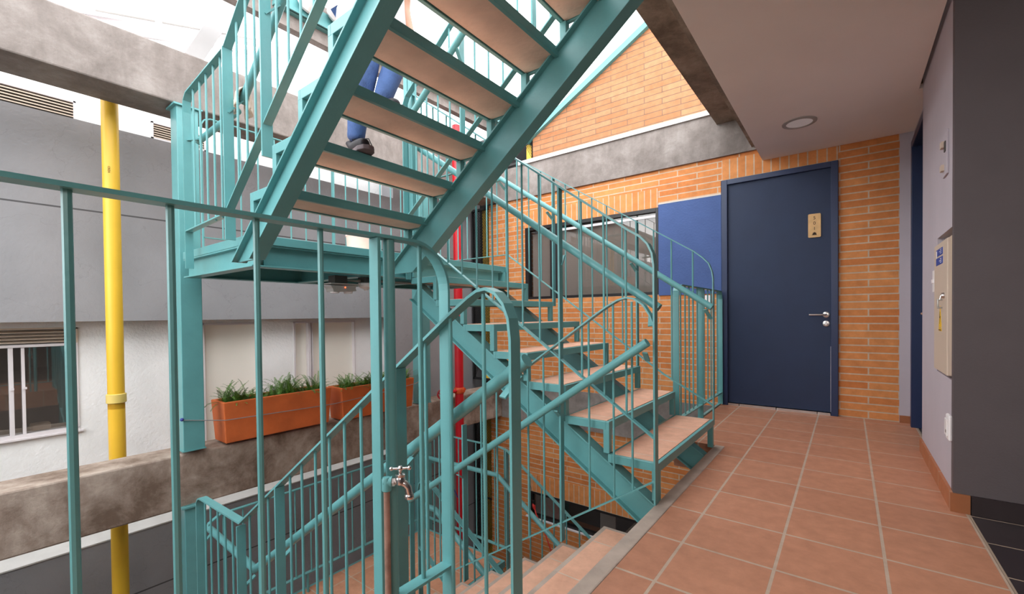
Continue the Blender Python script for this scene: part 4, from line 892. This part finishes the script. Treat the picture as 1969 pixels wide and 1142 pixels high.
MB().box(0.3695, 0.3702, 2.905, 2.910, 0.350, 0.364).box(0.3695, 0.3702, 2.917, 2.922, 0.350, 0.364).done('slot', INK, so)
ac = thing('bell_bracket', 'clear plate with two small clips high on the lilac wall', 'bracket', (0.39, 3.06, 1.6))
boxes((0.382, 0.39, 3.005, 3.125, 1.60, 1.815)).done('plate', LILAC, ac, bevel=0.002)
for z in (1.63, 1.745): boxes((0.370, 0.382, 3.075, 3.115, z, z+0.03)).done('clip', CREAM, ac)
boxes((0.378, 0.383, 3.03, 3.06, 1.715, 1.765)).done('socket', DPLAS, ac)
so2 = thing('wall_socket', 'white socket on the brick behind the short railing', 'socket', (-1.155, YB, 0.99))
boxes((-1.185, -1.12, YB-0.012, YB, 0.985, 1.115)).done('plate', WPLAS, so2, bevel=0.003)
boxes((-1.172, -1.133, YB-0.016, YB-0.012, 1.02, 1.08)).done('socket_face', WPLAS, so2, bevel=0.002)
# downlight
dl = thing('ceiling_light', 'round recessed downlight in the corridor ceiling', 'ceiling light', (-0.30, 4.08, 2.395))
rg_ = MB(); n_ = 40
for k in range(n_):
    a0, a1 = 2*PI*k/n_, 2*PI*(k+1)/n_
    P = lambda r, a, z: (-0.30+r*math.cos(a), 4.08+r*math.sin(a), z)
    rg_.hexa([P(0.088, a0, 2.386), P(0.115, a0, 2.389), P(0.115, a1, 2.389), P(0.088, a1, 2.386), P(0.088, a0, 2.3955), P(0.115, a0, 2.3955), P(0.115, a1, 2.3955), P(0.088, a1, 2.3955)])
bmesh.ops.remove_doubles(rg_.bm, verts=rg_.bm.verts[:], dist=1e-5)
rg_.done('trim_ring', GPLAS, dl)
MB().lathe([(0.088, -0.004), (0.088, 0.0)], (-0.30, 4.08, 2.3945), (0, 0, 1), 40).done('diffuser', DIFF, dl)
# red cord by the lower window
rc = thing('extension_cord', 'red cord with black plug hanging by the lower window', 'cord', (-3.3, 4.75, -1.9))
MB().tube([(-3.30, 4.78, -1.63), (-3.26, 4.76, -1.70), (-3.18, 4.75, -1.80), (-3.10, 4.74, -1.92), (-3.02, 4.74, -2.1)], 0.008, 8).done('cord', REDC, rc, smooth=True)
MB().lathe([(0.012, 0), (0.022, 0.03), (0.020, 0.06), (0.012, 0.08)], (-3.30, 4.78, -1.645), (-0.3, 0, 1), 12).done('socket_end', REDC, rc, smooth=True)
boxes((-3.36, -3.30, 4.77, 4.80, -1.60, -1.53)).done('plug', BLACK, rc, bevel=0.003)
MB().tube([(-3.33, 4.785, -1.53), (-3.36, 4.80, -1.42), (-3.42, 4.83, -1.25)], 0.003, 6).done('lead', BLACK, rc)

# ================================================================== PERSON on the overhead flight
def skinned(name, chains, m, parent, root=0, sub=2):
    """chains: list of polylines [(x,y,z,r)...]; shared points are merged by position"""
    vs_, es, rs, key = [], [], [], {}
    for ch in chains:
        prev = None
        for (x, y, z, r) in ch:
            k = (round(x, 4), round(y, 4), round(z, 4))
            if k not in key: key[k] = len(vs_); vs_.append((x, y, z)); rs.append(r)
            if prev is not None and prev != key[k]: es.append((prev, key[k]))
            prev = key[k]
    me = bpy.data.meshes.new(name); me.from_pydata(vs_, es, []); o = bpy.data.objects.new(name, me); C.objects.link(o)
    sk = o.modifiers.new('body', 'SKIN'); sk.use_smooth_shade = True
    for i, r in enumerate(rs): v = me.skin_vertices[0].data[i]; v.radius = (r, r) if not isinstance(r, tuple) else r; v.use_root = (i == root)
    sb = o.modifiers.new('round', 'SUBSURF'); sb.levels = sub; sb.render_levels = sub
    dg = bpy.context.evaluated_depsgraph_get(); me2 = bpy.data.meshes.new_from_object(o.evaluated_get(dg))
    bpy.data.objects.remove(o); me2.name = name
    bm = bmesh.new(); bm.from_mesh(me2); mb = MB(); mb.bm.free(); mb.bm = bm
    return mb.done(name, m, parent, smooth=True)
pe = thing('person', 'person in blue jeans, black trainers and white top climbing the overhead stairs', 'person', (-2.0, 1.36, LAND+0.36))
T2, T3 = 1.7133, 1.8866
fx, fy = -1.965, 1.293                      # standing (right) foot
hx, hy, hz = -1.955, 1.395, T2+0.764          # pelvis
# body skin (one surface: torso, neck, head, arms with hands)
HZ = hz
body = [[(hx, hy, HZ, 0.13), (hx+0.02, hy, HZ+0.16, 0.12), (hx+0.05, hy, HZ+0.34, 0.135), (hx+0.07, hy, HZ+0.46, 0.10), (hx+0.08, hy, HZ+0.53, 0.055), (hx+0.10, hy, HZ+0.60, 0.07), (hx+0.12, hy, HZ+0.69, 0.095), (hx+0.12, hy, HZ+0.77, 0.07)],
        [(hx+0.07, hy, HZ+0.46, 0.10), (hx+0.06, hy-0.19, HZ+0.43, 0.055), (hx+0.02, hy-0.24, HZ+0.17, 0.042), (hx+0.20, hy-0.23, HZ+0.04, 0.033), (hx+0.26, hy-0.22, HZ+0.03, 0.034)],
        [(hx+0.07, hy, HZ+0.46, 0.10), (hx+0.06, hy+0.19, HZ+0.43, 0.055), (hx-0.02, hy+0.22, HZ+0.17, 0.042), (hx+0.04, hy+0.22, HZ-0.03, 0.033), (hx+0.06, hy+0.22, HZ-0.09, 0.030)]]
for s in (-1, 1):
    bx, by, bz = (hx+0.26, hy-0.22, HZ+0.03) if s < 0 else (hx+0.06, hy+0.22, HZ-0.09)
    for k, L in enumerate((0.052, 0.062, 0.058, 0.045)):
        oy = (k-1.5)*0.019
        if s > 0: body.append([(bx, by, bz, 0.030), (bx+oy, by+0.004, bz-0.035, 0.010), (bx+oy*1.1, by-0.002, bz-0.035-L*0.6, 0.009), (bx+oy*1.1, by-0.018, bz-0.035-L*0.9, 0.0075)]); continue
        body.append([(bx, by, bz, 0.034), (bx+0.035, by+oy, bz+0.004, 0.010), (bx+0.035+L*0.6, by+oy*1.1, bz-0.004, 0.009), (bx+0.035+L*0.9, by+oy*1.1, bz-0.022, 0.0075)])
    if s > 0: body.append([(bx, by, bz, 0.030), (bx+0.036, by-0.004, bz-0.012, 0.010), (bx+0.044, by-0.012, bz-0.04, 0.009)])
    else: body.append([(bx, by, bz, 0.034), (bx+0.01, by-s*0.036, bz+0.0, 0.010), (bx+0.035, by-s*0.046, bz-0.012, 0.009)])
bo = skinned('body', body, SKIN, pe, 0, 2)
hc = Vector((hx+0.12, hy, HZ+0.70))
fm = MB().sphere(hc+Vector((0.098, -0.03, 0.02)), 0.010).sphere(hc+Vector((0.098, 0.03, 0.02)), 0.010)
fm.done('eyes', WPLAS, pe, smooth=True)
MB().sphere(hc+Vector((0.106, 0, -0.005)), 0.014, (1.2, 0.8, 1.5)).sphere(hc+Vector((0.0, -0.093, 0.005)), 0.02, (0.6, 0.4, 1.3)).sphere(hc+Vector((0.0, 0.093, 0.005)), 0.02, (0.6, 0.4, 1.3)).done('nose_and_ears', SKIN, pe, smooth=True)
MB().sphere(hc+Vector((0.092, 0, -0.045)), 0.016, (0.6, 1.4, 0.4)).done('mouth', REDV, pe, smooth=True)
MB().sphere(hc+Vector((-0.022, 0, 0.035)), 0.108, (1.0, 0.95, 1.0), 18).done('hair', HAIRM, pe, smooth=True)
skinned('shirt', [[(hx+0.0, hy+0.005, HZ-0.20, 0.205), (hx+0.005, hy, HZ-0.02, 0.185), (hx+0.02, hy, HZ+0.16, 0.165), (hx+0.05, hy, HZ+0.34, 0.165), (hx+0.068, hy, HZ+0.455, 0.112), (hx+0.075, hy, HZ+0.50, 0.070)]], SHIRT, pe)
skinned('jacket', [[(hx+0.068, hy-0.05, HZ+0.43, 0.115), (hx+0.06, hy-0.19, HZ+0.43, 0.068), (hx+0.02, hy-0.24, HZ+0.17, 0.054), (hx+0.235, hy-0.225, HZ+0.035, 0.044)],
                    [(hx+0.068, hy+0.05, HZ+0.43, 0.115), (hx+0.06, hy+0.19, HZ+0.43, 0.068), (hx-0.02, hy+0.22, HZ+0.17, 0.054), (hx+0.05, hy+0.22, HZ-0.06, 0.044)],
                    [(hx-0.03, hy+0.085, HZ-0.15, 0.10), (hx-0.01, hy+0.06, HZ+0.16, 0.105), (hx+0.02, hy+0.05, HZ+0.36, 0.125)], [(hx-0.03, hy-0.085, HZ-0.15, 0.10), (hx-0.01, hy-0.06, HZ+0.16, 0.105), (hx+0.02, hy-0.05, HZ+0.36, 0.125)]], JACKET, pe)
# jeans: the standing leg and the lifted leg share the hips
kx, ky, kz = -1.898, 1.309, T2+0.39
lx, ly = -1.81, 1.35
skinned('jeans', [[(hx, hy, HZ, 0.112), (hx+0.005, hy-0.06, HZ-0.07, 0.092), (kx-0.02, ky+0.03, kz+0.16, 0.078), (kx, ky, kz, 0.062), (fx+0.03, fy+0.008, T2+0.27, 0.058), (fx+0.012, fy+0.004, T2+0.13, 0.045), (fx+0.008, fy, T2+0.085, 0.046)],
                   [(hx, hy, HZ, 0.112), (hx+0.02, hy+0.06, HZ-0.07, 0.090), (hx+0.08, hy+0.075, HZ-0.14, 0.074), (lx-0.01, ly+0.12, T3+0.39, 0.062), (lx-0.015, ly+0.05, T3+0.22, 0.056), (lx-0.015, ly, T3+0.085, 0.046)]], DENIM, pe)
def shoe(x, y, z, ang, name='shoe'):
    r = Matrix.Rotation(ang, 4, 'Z')
    def tr(p): return tuple(Vector((x, y, z))+(r @ Vector(p)))
    so_ = MB(); prf = [(-0.09, 0.028), (-0.075, 0.036), (0.0, 0.036), (0.07, 0.044), (0.13, 0.042), (0.165, 0.026), (0.175, 0.0)]
    pts = [tr((a, b, 0.001)) for a, b in prf]+[tr((a, -b, 0.001)) for a, b in prf[::-1][1:]]
    so_.prism(pts, (0, 0, 0.022)); sole = so_.done('sole', SOLE, pe, bevel=0.004)
    up = skinned(name, [[tr((-0.045, 0, 0.055))+(0.036,), tr((0.02, 0, 0.055))+(0.038,), tr((0.09, 0, 0.045))+(0.036,), tr((0.135, 0, 0.040))+(0.028,)], [tr((-0.045, 0, 0.055))+(0.036,), tr((-0.05, 0, 0.10))+(0.042,)]], SHOE, pe)
    lc = MB()
    for k in range(4):
        a = 0.015+k*0.024; h = 0.098-k*0.009
        lc.tube([tr((a, -0.026, h-0.012)), tr((a+0.006, 0, h)), tr((a, 0.026, h-0.012))], 0.0028, 6)
    lc.tube([tr((0.02, 0.0, 0.100)), tr((0.05, 0.045, 0.098)), tr((0.075, 0.05, 0.06)), tr((0.10, 0.046, 0.03))], 0.0025, 6)
    lc.done('lace', LACE, pe, smooth=True)
shoe(fx+0.015, fy, T2, -0.25); shoe(lx, ly, T3, -0.1)
